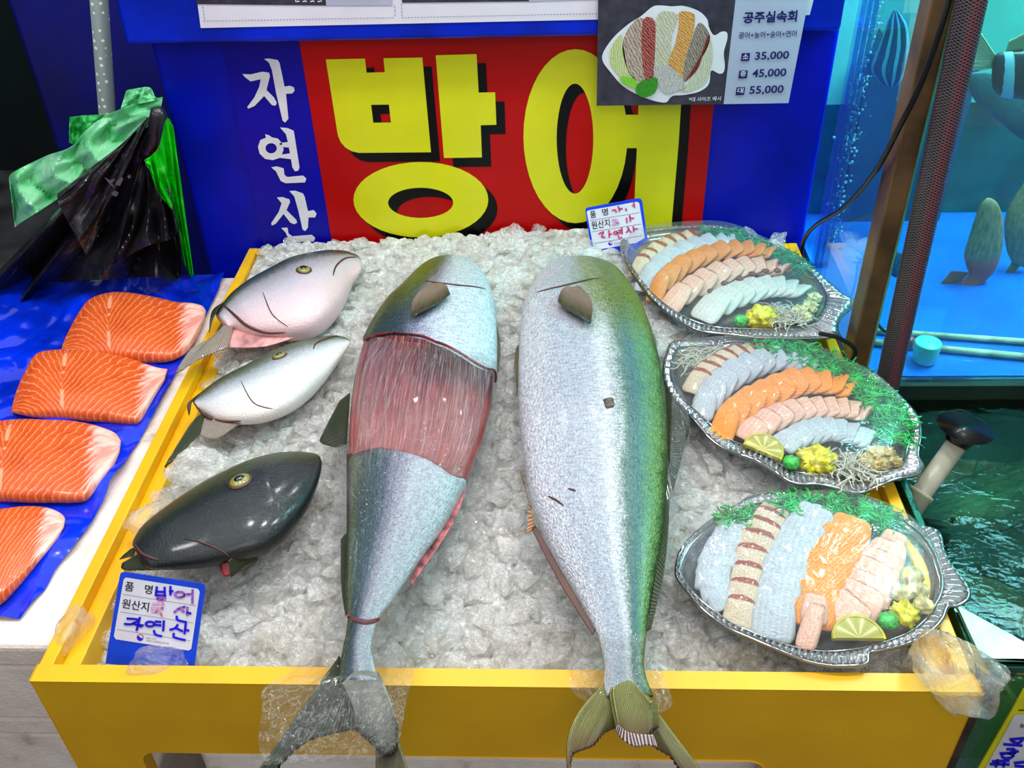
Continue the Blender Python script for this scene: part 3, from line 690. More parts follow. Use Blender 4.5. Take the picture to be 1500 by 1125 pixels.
head('silver white fish head with closed mouth, between the pink-throated and the black head', [((806, 342), (808, 350)), ((790, 335), (798, 368)), ((755, 332), (770, 408)), ((700, 345), (724, 466)), ((640, 362), (670, 520)), ((560, 392), (610, 562)), ((480, 432), (530, 592)), ((400, 470), (450, 600)), ((340, 508), (380, 590)), ((310, 528), (330, 560)), ((306, 534), (316, 552))],
     .024, (.40, .4), silver2, (583, 393), .0085,
     [('pectoral_fin', [(345, 575), (330, 580), (318, 590)], [(330, 640), (290, 680), (224, 744), (232, 720), (300, 610)], M['findark'], .024, .004),
      ('throat_flap', [(340, 572), (400, 598), (470, 600)], [(322, 640), (380, 655), (450, 612)], M['finpale'], .022, .004),
      ('nape_cut', [(330, 512), (306, 535), (300, 560)], [(318, 520), (292, 545), (296, 580)], M['findark'], .03, .008)],
     (90, 100, 30), lines=[([(312, 540), (345, 580), (400, 598), (460, 598)], .0020), ([(770, 330), (745, 334), (700, 352), (690, 372)], .0012), ([(460, 470), (500, 540), (560, 560)], .0007)], eyesq=.7)
dark = [(.03, (62, 70, 60)), (.12, (96, 96, 92)), (.2, (60, 74, 54)), (.30, (14, 30, 26)), (.5, (8, 24, 28)), (.75, (10, 26, 30)), (.97, (14, 24, 26))]
head('black-green fish head with yellow-ringed eye, beside the lower price tag', [((712, 712), (717, 730)), ((700, 704), (715, 752)), ((672, 701), (702, 800)), ((620, 703), (676, 860)), ((560, 714), (640, 915)), ((495, 735), (596, 965)), ((430, 762), (530, 1010)), ((350, 800), (440, 1035)), ((270, 848), (350, 1052)), ((205, 892), (280, 1060)), ((150, 935), (215, 1064)), ((122, 975), (165, 1062)), ((116, 992), (145, 1045))],
     .032, (.40, .42), dark, (458, 790), .0115,
     [('pectoral_fin', [(130, 1000), (125, 1010), (120, 1025)], [(112, 1004), (92, 1020), (76, 1036)], M['findark'], .03, .002),
      ('throat_flap', [(135, 1020), (170, 1050), (230, 1062)], [(84, 1050), (92, 1070), (200, 1070)], M['findark'], .03, .006),
      ('gill_flap', [(420, 1040), (450, 1015), (520, 990)], [(430, 1094), (470, 1060), (512, 1040)], M['findark'], .034, .014),
      ('gill_flap', [(385, 1030), (400, 1035), (430, 1040)], [(388, 1050), (410, 1090), (440, 1080)], M['cut'], .030, .010),
      ('gill_flap', [(430, 1040), (480, 1010), (500, 1000)], [(440, 1075), (488, 1055), (504, 1025)], M['finpale'], .026, .012)],
     (74, 84, 10), .75, 1.4, .36, lines=[([(280, 970), (340, 985), (400, 1010), (425, 1030)], .0010), ([(122, 985), (150, 1020), (200, 1040)], .0016)], rough=.2)
# ================================================================== crushed ice
M['ice'] = icem('clear ice', (255, 255, 255), .06, .10)
M['ice2'] = icem('cloudy ice', (255, 255, 254), .04, .26)
M['ice3'] = icem('big clear ice', (255, 255, 255), .45, .02, cra=.12)
def bedh(x, y):
    k = max(0, min(1, (y-TY0)/(TY1-TY0)))
    h = -.030+.046*k
    ex = min(x-TX0, TX1-x); h -= .014*max(0, 1-ex/.07)
    h -= .012*max(0, 1-(y-TY0)/.07)
    h += .018*math.exp(-((x+.02)/.22)**2)*k
    return h
bx0, bx1, by0, by1 = TX0+.015, TX1-.015, TY0+w, TY1-.002
NX, NY = 330, 310
vs = []; fs = []
for j in range(NY+1):
    y = by0+(by1-by0)*j/NY
    for i in range(NX+1):
        x = bx0+(bx1-bx0)*i/NX
        if j/NY > .985: pass
        p = Vector((x*1.0, y*1.0, 0))
        d, pts = noise.voronoi(p*42, distance_metric='DISTANCE')
        cell = pts[0]; tlt = noise.noise(Vector(cell)*3.1); t2_ = noise.noise(Vector(cell)*5.7+Vector((9, 1, 4)))
        e = min(1, (d[1]-d[0])*3.0)
        loc = (p*42-Vector(cell))
        hz = .0075*e**.5+.007*tlt+.005*(loc.x*tlt+loc.y*t2_)*1.2+.0025*noise.noise(p*130)
        edge = min(1, min(x-bx0, bx1-x)/.012+.3)
        vs.append((x, y, ZT-.012+bedh(x, y)+hz*edge))
for j in range(NY):
    for i in range(NX):
        a = j*(NX+1)+i; fs.append((a, a+1, a+NX+2, a+NX+1))
def bedmat():
    s = NT('crushed ice bed'); o = s.tc()
    n1 = s.noise(o, 26, 5, .7); n2 = s.noise(o, 150, 5, .75, 1.0)
    vo = s.n('ShaderNodeTexVoronoi', {'Vector': o, 'Scale': 70}, feature='SMOOTH_F1').outputs[0]
    c = s.ramp(n1, [(.3, (206, 198, 178)), (.5, (234, 232, 224)), (.66, (252, 252, 252))])
    c = s.mix(s.math('MULTIPLY', s.crease(o, 55, .05, 4, 1.2, .65), .8), c, (255, 255, 255))
    nb = s.bump(n2, 1.0, .006); nb = s.bump(vo, .8, .006, nb)
    a = s.pbr(c, .3, 0, nb, 0)
    gs = s.n('ShaderNodeBsdfGlossy', {'Color': (1, 1, 1, 1), 'Roughness': .10, 'Normal': nb}).outputs[0]
    fr = s.n('ShaderNodeFresnel', {'IOR': 1.45, 'Normal': nb}).outputs[0]
    return s.fin(s.n('ShaderNodeMixShader', {0: s.math('MULTIPLY_ADD', fr, .9, .06), 1: a, 2: gs}).outputs[0])
M['bed'] = bedmat()
ib = obj('crushed_ice', vs, fs, M['bed'])
tag(ib, 'crushed ice filling the whole yellow tray under the fish', 'ice', kind='stuff')
# chunk prototypes
def chunkmesh(seed, mat, sub=3, k=9):
    import bmesh
    rnd = random.Random(seed); bm = bmesh.new(); bmesh.ops.create_icosphere(bm, subdivisions=sub, radius=1)
    pl = []
    for i in range(k):
        n = Vector((rnd.gauss(0, 1), rnd.gauss(0, 1), rnd.gauss(0, 1))).normalized(); pl.append((n, rnd.uniform(.45, .75)))
    off = Vector((seed*1.7, seed*.3, 2))
    for v in bm.verts:
        for n, d in pl:
            q = v.co.dot(n)
            if q > d: v.co -= n*(q-d)*.93
        v.co *= 1+.26*noise.noise(v.co*1.6+off)+.08*noise.noise(v.co*5+off)
    me = bpy.data.meshes.new('ice_chunk'); bm.to_mesh(me); bm.free(); me.materials.append(mat)
    me.polygons.foreach_set('use_smooth', [True]*len(me.polygons)); return me
protos = [chunkmesh(i, M['ice'] if i % 3 else M['ice2'], 4, 8+i % 7) for i in range(10)]
c8 = crop(980, 710, 3.261); c9 = crop(880, 320, 3.947); c10 = crop(960, 480, 3.75)
OUT3 = c8([(35, 400), (60, 310), (130, 230), (230, 150), (330, 95), (400, 55), (520, 42), (650, 35), (800, 35), (930, 60), (1050, 120), (1150, 175), (1210, 200), (1270, 212), (1300, 250), (1310, 310), (1345, 380), (1400, 450), (1432, 505), (1425, 545), (1380, 575), (1330, 580), (1310, 630), (1270, 680), (1200, 730), (1110, 765), (1000, 790), (955, 800), (945, 850), (880, 862), (780, 860), (650, 835), (520, 785), (400, 735), (280, 680), (170, 600), (90, 510), (45, 450)])
OUT1 = c9([(122, 180), (130, 110), (200, 75), (400, 50), (650, 42), (800, 70), (930, 130), (1060, 190), (1200, 260), (1290, 345), (1400, 440), (1470, 480), (1462, 505), (1400, 560), (1370, 610), (1360, 675), (1250, 690), (1100, 690), (900, 685), (780, 670), (590, 650), (480, 605), (380, 540), (300, 470), (240, 395), (180, 310), (140, 240)])
OUT2 = c10([(45, 250), (60, 160), (100, 80), (250, 60), (320, 42), (500, 62), (650, 55), (800, 80), (1000, 160), (1130, 215), (1250, 290), (1370, 390), (1440, 500), (1455, 600), (1445, 690), (1470, 750), (1440, 800), (1330, 835), (1220, 870), (1100, 895), (900, 865), (780, 850), (650, 780), (540, 730), (430, 680), (300, 600), (200, 500), (120, 410), (70, 330)])
polyF1 = [a for a, b in S1]+[b for a, b in reversed(S1)]
polyF2 = [a for a, b in S2]+[b for a, b in reversed(S2)]
HA = c61([(845, 90), (790, 66), (620, 100), (420, 205), (360, 300), (260, 440), (420, 370), (660, 345), (790, 205)])
HB = c61([(808, 345), (750, 325), (560, 392), (400, 470), (300, 530), (225, 745), (330, 645), (460, 610), (640, 540), (770, 410)])
HC = c61([(718, 720), (640, 700), (430, 760), (200, 892), (118, 985), (76, 1040), (190, 1070), (400, 1050), (440, 1090), (560, 985), (700, 800)])
TAGP = [(176, 840), (300, 856), (288, 985), (160, 950)]
AVOID = [polyF1, polyF2, HA, HB, HC, TAGP, OUT1, OUT2, OUT3]
pts = []; tries = 0
while len(pts) < 296 and tries < 60000:
    tries += 1
    x = random.uniform(bx0+.012, bx1-.012); y = random.uniform(by0+.012, by1-.006)
    u, v_ = proj(Vector((x, y, ZT+bedh(x, y))))
    if any(inpoly(u, v_, q) for q in AVOID): continue
    r = random.uniform(.010, .022)*(1.25 if y < .8 else 1)
    if any((x-a)**2+(y-b)**2 < ((r+c)*.74)**2 for a, b, c in pts):
        if tries < 45000 or any((x-a)**2+(y-b)**2 < ((r+c)*.55)**2 for a, b, c in pts): continue
    pts.append((x, y, r))
for i, (x, y, r) in enumerate(pts):
    me = protos[random.randrange(len(protos))]
    o = bpy.data.objects.new('ice_chunk', me); COL.objects.link(o)
    o.location = (x, y, ZT+bedh(x, y)-.006+r*.15+random.uniform(-.002, .004))
    o.rotation_euler = (random.uniform(-.5, .5), random.uniform(-.5, .5), random.uniform(0, 6.28))
    o.scale = (r*random.uniform(.9, 1.25), r*random.uniform(.8, 1.1), r*random.uniform(.5, .75))
    tag(o, 'small clear ice chunk lying loose on the crushed ice in the yellow tray', 'ice', 'loose ice chunks on the tray')
def block(pos, sc, rot, label, seed, mat='ice3'):
    o = bpy.data.objects.new('ice_block', chunkmesh(seed, M[mat], 4, 7)); COL.objects.link(o)
    o.location = pos; o.scale = sc; o.rotation_euler = rot
    return tag(o, label, 'ice')
block(at(1408, 978, z=.018), (.036, .041, .034), (.2, .3, .5), 'large clear ice block on the front right corner of the yellow tray', 31)
block(at(228, 972, z=-.004), (.045, .018, .018), (.1, .0, -.05), 'wide clear ice block covering the foot of the lower price tag', 32)
block(at(103, 935, z=-.012), (.018, .036, .018), (.1, .0, -.1), 'tall clear ice block in the front left corner of the tray', 33)
block(at(290, 690, z=.012), (.038, .026, .024), (.3, .1, .5), 'thick cloudy ice block behind the black fish head', 34, 'ice2')
block(at(215, 765, z=.005), (.034, .020, .018), (.2, .1, .9), 'long clear ice block by the left rim beside the black fish head', 35)
# ================================================================== price tags
M['tagblue'] = plain('glossy blue tag', (0, 66, 226), .22, var=.06, vs=20, bump=.02)
M['tagwhite'] = plain('glossy white tag', (226, 224, 238), .25, var=.03, bump=.02)
M['tink'] = plain('black tag print', (16, 16, 22), .4)
M['penblue'] = plain('blue marker', (22, 0, 226), .4)
M['penviolet'] = plain('smeared violet marker', (150, 90, 224), .4, var=.3, vs=300)
M['penpink'] = plain('pink marker', (240, 70, 130), .4, var=.2, vs=300)
M['pensmear'] = plain('smeared pink marker', (238, 170, 214), .4, var=.12, vs=300)
M['redp'] = plain('red print dot', (190, 30, 40), .4)
def ptag(label, p0, n, C, body, panel, lines, slope, txts, strokes, emblem, small):
    n = Vector(n).normalized()
    root = empty('price_tag', p0, label, 'price tag')
    def P(k): return lambda u, v: onp(u, v, p0+n*(.0004*k), n)
    B = MB(); B.prism([P(0)(*q) for q in C([tuple(x) for x in body])], n*-.0018); B.build('tag_board', M['tagblue'], root)
    mb = MB(); flatpoly(mb, C(panel), P(1)); mb.build('white_panel', M['tagwhite'], root)
    mb = MB()
    for a, b in lines: mb2 = MB(); ribbon(mb2, C([a, b]), .45, P(2)); mb2.build('ruled_line', M['tink'], root)
    for s_, x, y, wd, h in txts:
        F = lambda a, b, x=x, y=y: P(2)(*C([(x+a-b*slope*-.9, y-b+a*slope)])[0])
        text(s_, M['tink'], 'printed_text', root, F, 0, 0, h, wd, .012)
    for nm, wd, sts in strokes:
        mb = MB()
        for st in sts:
            ribbon(mb, C(st), wd, P(3 if nm != 'pensmear' else 2.5), n=max(6, len(st)*4) if len(st) > 2 else None)
        mb.build('handwriting', M[nm], root)
    ex, ey, er = emblem
    q = MB(); flatpoly(q, C([(ex+er*math.cos(a), ey+er*math.sin(a)) for a in [PI*(.05+.95*k/12) for k in range(13)]]+[(ex-er*.5+er*.5*math.cos(a), ey-er*.5*math.sin(a)*1.0) for a in [PI*(1-k/6) for k in range(7)]]), P(2)); q.build('emblem', M['penblue'], root)
    q = MB(); ribbon(q, C([(ex+er*math.cos(a), ey+er*math.sin(a)) for a in [PI*(1.05+.95*k/12) for k in range(13)]]), er/C.s*.22, P(2)); q.build('emblem', M['redp'], root)
    for s_, x, y, wd, h in small:
        F = lambda a, b, x=x, y=y: P(2)(*C([(x+a-b*slope*-.9, y-b+a*slope)])[0])
        text(s_, M['dash'], 'printed_text', root, F, 0, 0, h, wd)
    return root
class Crop:
    def __init__(s, x0, y0, sc): s.x0, s.y0, s.s = x0, y0, sc
    def __call__(s, pts): return [(s.x0+p[0]/s.s, s.y0+p[1]/s.s) for p in pts]
def E(cx, cy, rx, ry): return ell(cx, cy, rx, ry, 12)+[(cx+rx, cy)]
n1 = (0, -.82, .57)
ptag('blue-edged price tag with violet handwriting, in the front left corner of the tray', at(224, 965, z=-.006), n1, Crop(150, 830, 7.031),
     [(178, 95), (190, 65), (225, 55), (1020, 178), (1050, 192), (1058, 222), (935, 1085), (30, 1000)],
     [(218, 135), (240, 112), (982, 228), (1003, 258), (916, 845), (890, 865), (138, 748), (118, 715)],
     [((212, 285), (962, 402)), ((183, 466), (935, 580)), ((150, 647), (905, 765))], .155,
     [('품', 228, 245, 88, 92), ('명', 430, 275, 78, 92), ('원산지', 196, 425, 275, 98)],
     [('penblue', 3.6, [[(560, 210), (550, 290)], [(640, 215), (640, 300)], [(560, 258), (640, 262)], [(548, 295), (650, 300)], [(700, 205), (700, 290)], [(692, 252), (725, 254)],
                        [(255, 535), (370, 548), (300, 592), (228, 590)], [(310, 585), (400, 618)], [(385, 525), (352, 655)], [(365, 600), (418, 606)],
                        E(490, 592, 44, 24), [(545, 566), (600, 570)], [(540, 600), (600, 606)], [(632, 560), (625, 660)], [(530, 660), (548, 700), (608, 716)],
                        [(775, 600), (745, 635), (697, 650)], [(750, 630), (822, 665)], [(858, 590), (845, 690)], [(850, 650), (888, 660)], [(735, 690), (740, 728), (850, 757)], [(765, 512), (775, 550), (862, 572)], [(868, 475), (908, 482)]]),
      ('penviolet', 3.4, [E(605, 328, 40, 16), E(795, 288, 50, 28), [(845, 285), (915, 285)], [(928, 240), (925, 375)], [(850, 415), (790, 430), (740, 470)], [(800, 440), (840, 465)], [(875, 420), (872, 500)]]),
      ('penpink', 2.2, [[(545, 465), (555, 465)], [(600, 480), (612, 510)]]),
      ('pensmear', 4.0, [[(520, 385), (620, 380), (612, 430)], [(505, 430), (622, 430)], [(510, 460), (590, 470), (610, 500)]])],
     (388, 732, 34), [('해양수산부', 450, 742, 100, 17), ('국립수산물품질관리원', 448, 768, 235, 20)])
ptag('blue-edged price tag with faded pink handwriting, standing at the back before the red sign', at(905, 375, z=.012), (0, -.93, .36), Crop(850, 280, 10.227),
     [(75, 285), (92, 248), (850, 108), (905, 112), (928, 150), (1010, 720), (640, 1040), (375, 1062), (170, 905)],
     [(96, 310), (118, 290), (850, 158), (885, 182), (965, 700), (840, 775), (240, 880), (203, 862)],
     [((150, 440), (885, 322)), ((180, 608), (910, 492)), ((210, 783), (930, 665))], -.16,
     [('품', 155, 408, 88, 105), ('명', 335, 372, 88, 105), ('원산지', 176, 575, 275, 120)],
     [('penpink', 2.4, [[(480, 290), (520, 280), (540, 310)], [(570, 230), (590, 300)], [(580, 265), (630, 262)], [(685, 260), (690, 290)], [(800, 165), (815, 240)], [(780, 215), (810, 215)],
                        [(690, 400), (700, 470)], [(740, 365), (750, 450)], [(745, 405), (800, 405)], [(280, 640), (350, 610), (320, 680), (370, 690)], [(430, 590), (435, 690)], [(435, 645), (470, 640)],
                        E(530, 625, 25, 22), [(575, 590), (620, 585)], [(575, 625), (620, 618)], [(620, 545), (628, 640)], [(570, 660), (580, 700), (620, 690)],
                        [(710, 540), (730, 575), (760, 615)], [(730, 575), (690, 620)], [(795, 530), (800, 610)], [(800, 570), (860, 562)]]),
      ('pensmear', 4.5, [[(490, 440), (540, 430), (560, 480)], [(490, 500), (570, 480)]])],
     (450, 785, 30), [('해양수산부', 505, 790, 90, 20), ('국립수산물', 510, 815, 100, 20)])
# ================================================================== fish-shaped plates with clear lids
M['plate'] = clearm('clear plate plastic', (190, 194, 202), .14, .06, (1, 1, 1), 60, .25, .002, diff=.10, ior=1.5, bfk=.5)
M['plateedge'] = clearm('thick plate edge', (60, 60, 66), .3, .08, (1, 1, 1), 60, .2, .002, diff=.3, dcol=(50, 50, 56), bfk=.5)  # dark refraction at the clear rim put into the colour
M['flange'] = clearm('ribbed plate plastic', (150, 152, 160), .16, .10, (1, 1, 1), 60, .5, .003, diff=.14, ior=1.5, bfk=.5)
M['lid'] = clearm('clear lid film', (250, 252, 252), .035, .03, (1, 1, 1), 22, .5, .01, diff=.05, ior=1.38, bfk=.9)
def isect(c, d, poly):
    best = 0
    for i in range(len(poly)):
        a = np.array(poly[i-1][:2]); b = np.array(poly[i][:2]); e = b-a; den = d[0]*e[1]-d[1]*e[0]
        if abs(den) < 1e-9: continue
        w_ = a-c; t = (w_[0]*e[1]-w_[1]*e[0])/den; s_ = (w_[0]*d[1]-w_[1]*d[0])/den
        if t > 0 and -1e-6 <= s_ <= 1+1e-6: best = max(best, t)
    return best
def plate(label, lidlabel, OUT, INN, z0, wavy):
    N = 420
    O = [at(x, y, z=z0) for x, y in smoothloop(OUT, N)]
    I0 = [at(x, y, z=z0) for x, y in smoothloop(INN, 120)]
    c = sum((p for p in I0), Vector())/len(I0); c2_ = np.array((c.x, c.y)); I = []
    for p in O:
        d = np.array((p.x-c.x, p.y-c.y)); L = np.linalg.norm(d); t = isect(c2_, d/L, [(q.x, q.y) for q in I0])
        t = min(t, L*.985); I.append(Vector((c.x+d[0]/L*t, c.y+d[1]/L*t, c.z)))
    root = empty('fish_shaped_plate', (c.x, c.y, ZT+z0-.014), label, 'plate')
    def ring(f, z, rib=0):
        r_ = []
        for i in range(N):
            q = I[i]*(1-f)+O[i]*f if f >= 0 else c+(I[i]-c)*(1+f)
            zz = z+(rib*(1 if (i//2) % 2 else -1))+(.0025*math.sin(i/N*2*PI*9) if wavy and f > 0 else 0)
            r_.append(Vector((q.x, q.y, ZT+z0+zz)))
        return r_
    m = MB().grid([ring(.97, .0008, .0004), ring(.72, .0012, .0020), ring(.3, .0006, .0020), ring(.04, 0, 0)], True); m.build('ribbed_flange', M['flange'], root, True, solid=.0008)
    m = MB().grid([ring(.04, 0), ring(-.03, -.006), ring(-.08, -.013), ring(-.5, -.014), ring(-.97, -.014)], True); m.build('plate_bowl', M['plate'], root, True, solid=.0008)
    m = MB().tube(ring(.99, -.001)+ring(.99, -.001)[:1], .0021, 6, False); m.build('rim_edge', M['plateedge'], root, True)
    m = MB().tube(ring(.06, .001)+ring(.06, .001)[:1], .0012, 6, False); m.build('inner_edge', M['plateedge'], root, True)
    h = .024
    L = MB().grid([ring(.05, .0035), ring(-.01, .008), ring(-.035, .55*h+.003), ring(-.08, .82*h), ring(-.18, .95*h), ring(-.4, h*1.02), ring(-.7, h*1.06), ring(-.98, h*1.07)], True)
    lid = L.build('clear_lid', M['lid'], None, True); tag(lid, lidlabel, 'lid')
    return root, c
IN3 = c8([(50, 410), (75, 320), (140, 240), (250, 158), (350, 120), (430, 92), (560, 80), (700, 66), (850, 72), (1000, 115), (1120, 170), (1200, 240), (1260, 320), (1290, 400), (1298, 470), (1280, 550), (1225, 640), (1145, 705), (1030, 752), (940, 775), (780, 795), (650, 785), (520, 752), (400, 708), (280, 650), (170, 570), (92, 490)])
IN1 = c9([(140, 210), (155, 125), (230, 90), (420, 66), (640, 58), (780, 84), (910, 142), (1040, 204), (1165, 282), (1250, 360), (1290, 440), (1280, 520), (1225, 585), (1130, 622), (1000, 640), (850, 638), (700, 634), (590, 612), (480, 568), (380, 505), (300, 436), (242, 368), (185, 290)])
IN2 = c10([(85, 250), (100, 170), (140, 115), (260, 98), (400, 88), (520, 88), (650, 88), (790, 112), (970, 182), (1100, 243), (1220, 318), (1325, 408), (1385, 505), (1395, 595), (1375, 680), (1350, 730), (1290, 788), (1200, 820), (1080, 838), (920, 815), (790, 795), (670, 735), (550, 680), (440, 622), (320, 548), (220, 465), (148, 378), (105, 310)])
Z1, Z2, Z3 = .034, .022, .010
plate('clear fish-shaped plate nearest the back, under the sashimi beside the fish tank', 'clear domed lid on the rearmost fish-shaped plate, reflecting the sign', OUT1, IN1, Z1, False)
plate('clear fish-shaped plate with wavy rim, middle one of the three sashimi plates', 'clear film cover over the middle sashimi plate', OUT2, IN2, Z2, True)
plate('clear ribbed fish-shaped plate nearest the camera, at the front right of the tray', 'clear domed lid on the front sashimi plate by the corner ice block', OUT3, IN3, Z3, False)
# ---------------- sashimi
def slicemat(name, c1, c2, sc, edge=None, rough=.28, ecut=.58, ang=0.0, dist=3.5, wamt=.14):
    s = NT(name); o = s.tc(); inf = s.n('ShaderNodeObjectInfo').outputs['Random']
    v = s.n('ShaderNodeMapping', {'Vector': o, 'Rotation': (0, 0, ang)}).outputs[0]
    wv = s.n('ShaderNodeTexWave', {'Vector': v, 'Scale': sc, 'Distortion': dist, 'Detail': 2, 'Detail Scale': 2, 'Phase Offset': s.math('MULTIPLY', inf, 20)}).outputs[1]
    nz = s.noise(s.scale(o, (2, 5, 5)), 1.8, 4, .6)
    k = s.math('ADD', s.math('MULTIPLY', wv, wamt), s.math('MULTIPLY', nz, 1.05-wamt))
    c = s.ramp(k, [(.25, c1), (.8, c2)])
    if edge:
        y = s.n('ShaderNodeSeparateXYZ', {0: o}).outputs[1]
        y = s.math('ADD', y, s.math('MULTIPLY_ADD', s.noise(o, 7, 3), .16, -.08))
        c = s.mix(s.ramp(y, [(ecut, (0, 0, 0, 1)), (ecut+.1, (1, 1, 1, 1))]), c, s.ramp(nz, [(.35, tuple(x*.6 for x in edge)), (.6, edge)]))
    return s.fin(s.pbr(c, rough, 0, s.bump(nz, .3, .02), .3, **{'Subsurface Weight': 0}))
M['s_orange'] = slicemat('salmon slice', (236, 116, 0), (255, 176, 62), 2.2, None, ang=.3, wamt=.3)
M['s_orange1'] = slicemat('deep orange salmon slice', (214, 108, 26), (240, 160, 80), 3.0, None, ang=.3)
M['s_grey'] = slicemat('translucent grey fish slice', (164, 172, 182), (206, 214, 222), 1.2, None, .18)
M['s_bream'] = slicemat('seared bream slice', (196, 168, 130), (232, 218, 196), 1.6, (170, 70, 44))
M['s_pink'] = slicemat('pale pink fish slice', (224, 160, 134), (246, 206, 184), .9, (214, 130, 100), .25, ecut=.84)
M['s_white'] = slicemat('white fish slice', (196, 196, 186), (226, 226, 220), 1.0, None, .25)
def slicemesh(mat, seed):
    rnd = random.Random(seed); n = 9; mb = MB(); rows = []
    pw = lambda a, e: math.copysign(abs(a)**e, a)
    for i in range(n+1):
        a = -PI/2+PI*i/n; row = []
        for k in range(20):
            b = 2*PI*k/20; x = pw(math.cos(b), .35); y = pw(math.sin(b), .55); cz = pw(math.cos(a), .35)
            X = x*cz; Y = y*cz; Z = pw(math.sin(a), .8)
            row.append(Vector((X*(1-.08*Y)+.05*noise.noise(Vector((Y*2, seed, 0))), Y+.10*noise.noise(Vector((X*2, 0, seed)))*1.2, Z-(.9*X*X)+.5*noise.noise(Vector((X*2, Y*2, seed))))))
        rows.append(row)
    mb.grid(rows, True)
    me = bpy.data.meshes.new('sashimi_slice'); me.from_pydata([tuple(v) for v in mb.v], [], mb.f); me.materials.append(mat)
    me.polygons.foreach_set('use_smooth', [True]*len(me.polygons)); return me
def row(spine, C, z, n, wpx, mat, label, group, tilt=.40, th=.0034, ov=1.7, lift=0, dz=.0):
    pr = [slicemesh(M[mat], k*3+len(label)) for k in range(3)]
    sp = spline([c_ for c_ in C(spine)], n+1)
    wp = wpx if hasattr(wpx, '__len__') else [wpx]*2
    for i in range(n):
        a = at(*sp[i], z=z); b = at(*sp[i+1], z=z); d = (b-a); L = d.length; d.normalize(); pp = Vector((d.y, -d.x, 0))
        w_ = np.interp(i/(n-1), np.linspace(0, 1, len(wp)), wp)/C.s
        m_ = (sp[i]+sp[i+1])/2; q = at(m_[0]+w_/2, m_[1], z=z)-at(m_[0]-w_/2, m_[1], z=z); wid = max(q.length*1.13, .01)
        if pp.x < 0: pass
        o = bpy.data.objects.new('sashimi_slice', pr[i % 3]); COL.objects.link(o)
        mid = (a+b)/2
        R = Matrix((pp, d, Vector((0, 0, 1)))).transposed() if pp.cross(d).z > 0 else Matrix((-pp, d, Vector((0, 0, 1)))).transposed()
        R = R @ Matrix.Rotation(tilt*random.uniform(.85, 1.15), 3, 'X')
        R = R @ Matrix.Rotation(random.uniform(-.05, .05), 3, 'Z')
        o.matrix_world = Matrix.Translation((mid.x, mid.y, ZT+z+lift+dz*i)) @ R.to_4x4() @ Matrix.Diagonal((wid/2*random.uniform(.97, 1.05), L*ov/2, th, 1))
        tag(o, label, 'sashimi', group)
K8, K9, K10 = Crop(980, 710, 3.261), Crop(880, 320, 3.947), Crop(960, 480, 3.75)
z = Z3
row([(150+120, 570), (215, 490), (215, 400), (260, 310), (300, 225), (320, 180)], K8, z, 9, [130, 150, 160, 120], 's_grey', 'white-grey sashimi slice in the leftmost row of the front plate', 'leftmost sashimi row on the front plate')
row([(330, 650), (345, 560), (365, 470), (385, 380), (410, 290), (445, 220), (480, 160), (510, 125)], K8, z, 8, [130, 135, 150, 150, 130], 's_bream', 'seared sashimi slice with red-brown edge on the front plate', 'seared sashimi row on the front plate', dz=.0003, lift=.001)
row([(500, 700), (500, 600), (530, 500), (560, 400), (590, 320), (640, 230), (690, 160), (700, 125)], K8, z, 7, [190, 200, 200, 190, 170], 's_grey', 'wide glassy grey sashimi slice in the middle row of the front plate', 'middle grey sashimi row on the front plate', lift=.003)
row([(690, 660), (700, 560), (735, 460), (775, 370), (830, 280), (870, 200)], K8, z, 7, [170, 200, 220, 220, 180], 's_orange', 'bright orange salmon sashimi slice on the front plate', 'salmon sashimi row on the front plate', lift=.004)
row([(800, 640), (900, 560), (950, 480), (1000, 400), (1040, 330), (1075, 260)], K8, z, 7, [190, 210, 210, 180, 110], 's_pink', 'pale pink sashimi slice in the row right of the salmon on the front plate', 'pink sashimi row on the front plate', lift=.002)
row([(650, 760), (690, 660), (690, 590)], K8, z, 2, [90, 110], 's_pink', 'white-pink sashimi slice folded against the salmon, at the lower edge of the front plate', 'folded sashimi slices on the front plate', lift=.010)
z = Z2
row([(210, 320), (270, 255), (330, 205), (400, 165), (480, 138), (560, 125), (640, 125), (700, 130)], K10, z, 9, [120, 130, 130, 100], 's_bream', 'seared sashimi slice with red-brown edge on the middle plate', 'seared sashimi row on the middle plate', lift=.001)
row([(250, 470), (290, 390), (350, 310), (430, 250), (520, 205), (620, 178), (720, 170), (810, 190), (880, 210)], K10, z, 10, [120, 160, 180, 170, 150], 's_grey', 'glassy grey sashimi slice in the arched row of the middle plate', 'grey sashimi row on the middle plate', lift=.003)
row([(360, 590), (400, 500), (470, 440), (560, 390), (650, 350), (740, 315), (830, 300), (920, 305), (1010, 330), (1070, 350)], K10, z, 10, [120, 170, 180, 180, 160], 's_orange', 'bright orange salmon sashimi slice in the arched row of the middle plate', 'salmon sashimi row on the middle plate', lift=.005)
row([(500, 590), (590, 530), (690, 480), (790, 450), (890, 440), (990, 440), (1080, 450), (1160, 480)], K10, z, 10, [140, 150, 150, 140], 's_pink', 'pale pink sashimi slice below the salmon on the middle plate', 'pink sashimi row on the middle plate', lift=.003)
row([(700, 640), (800, 590), (900, 560), (1000, 560), (1100, 590), (1180, 620)], K10, z, 9, [150, 170, 150], 's_grey', 'frosty grey sashimi slice in the lowest row of the middle plate', 'lowest sashimi row on the middle plate', lift=.003)
z = Z1
row([(210, 300), (250, 240), (300, 195), (370, 155), (440, 125), (520, 105)], K9, z, 6, [90, 110, 110], 's_bream', 'seared sashimi slice with brown edge on the rearmost plate', 'seared sashimi row on the rearmost plate', lift=.001)
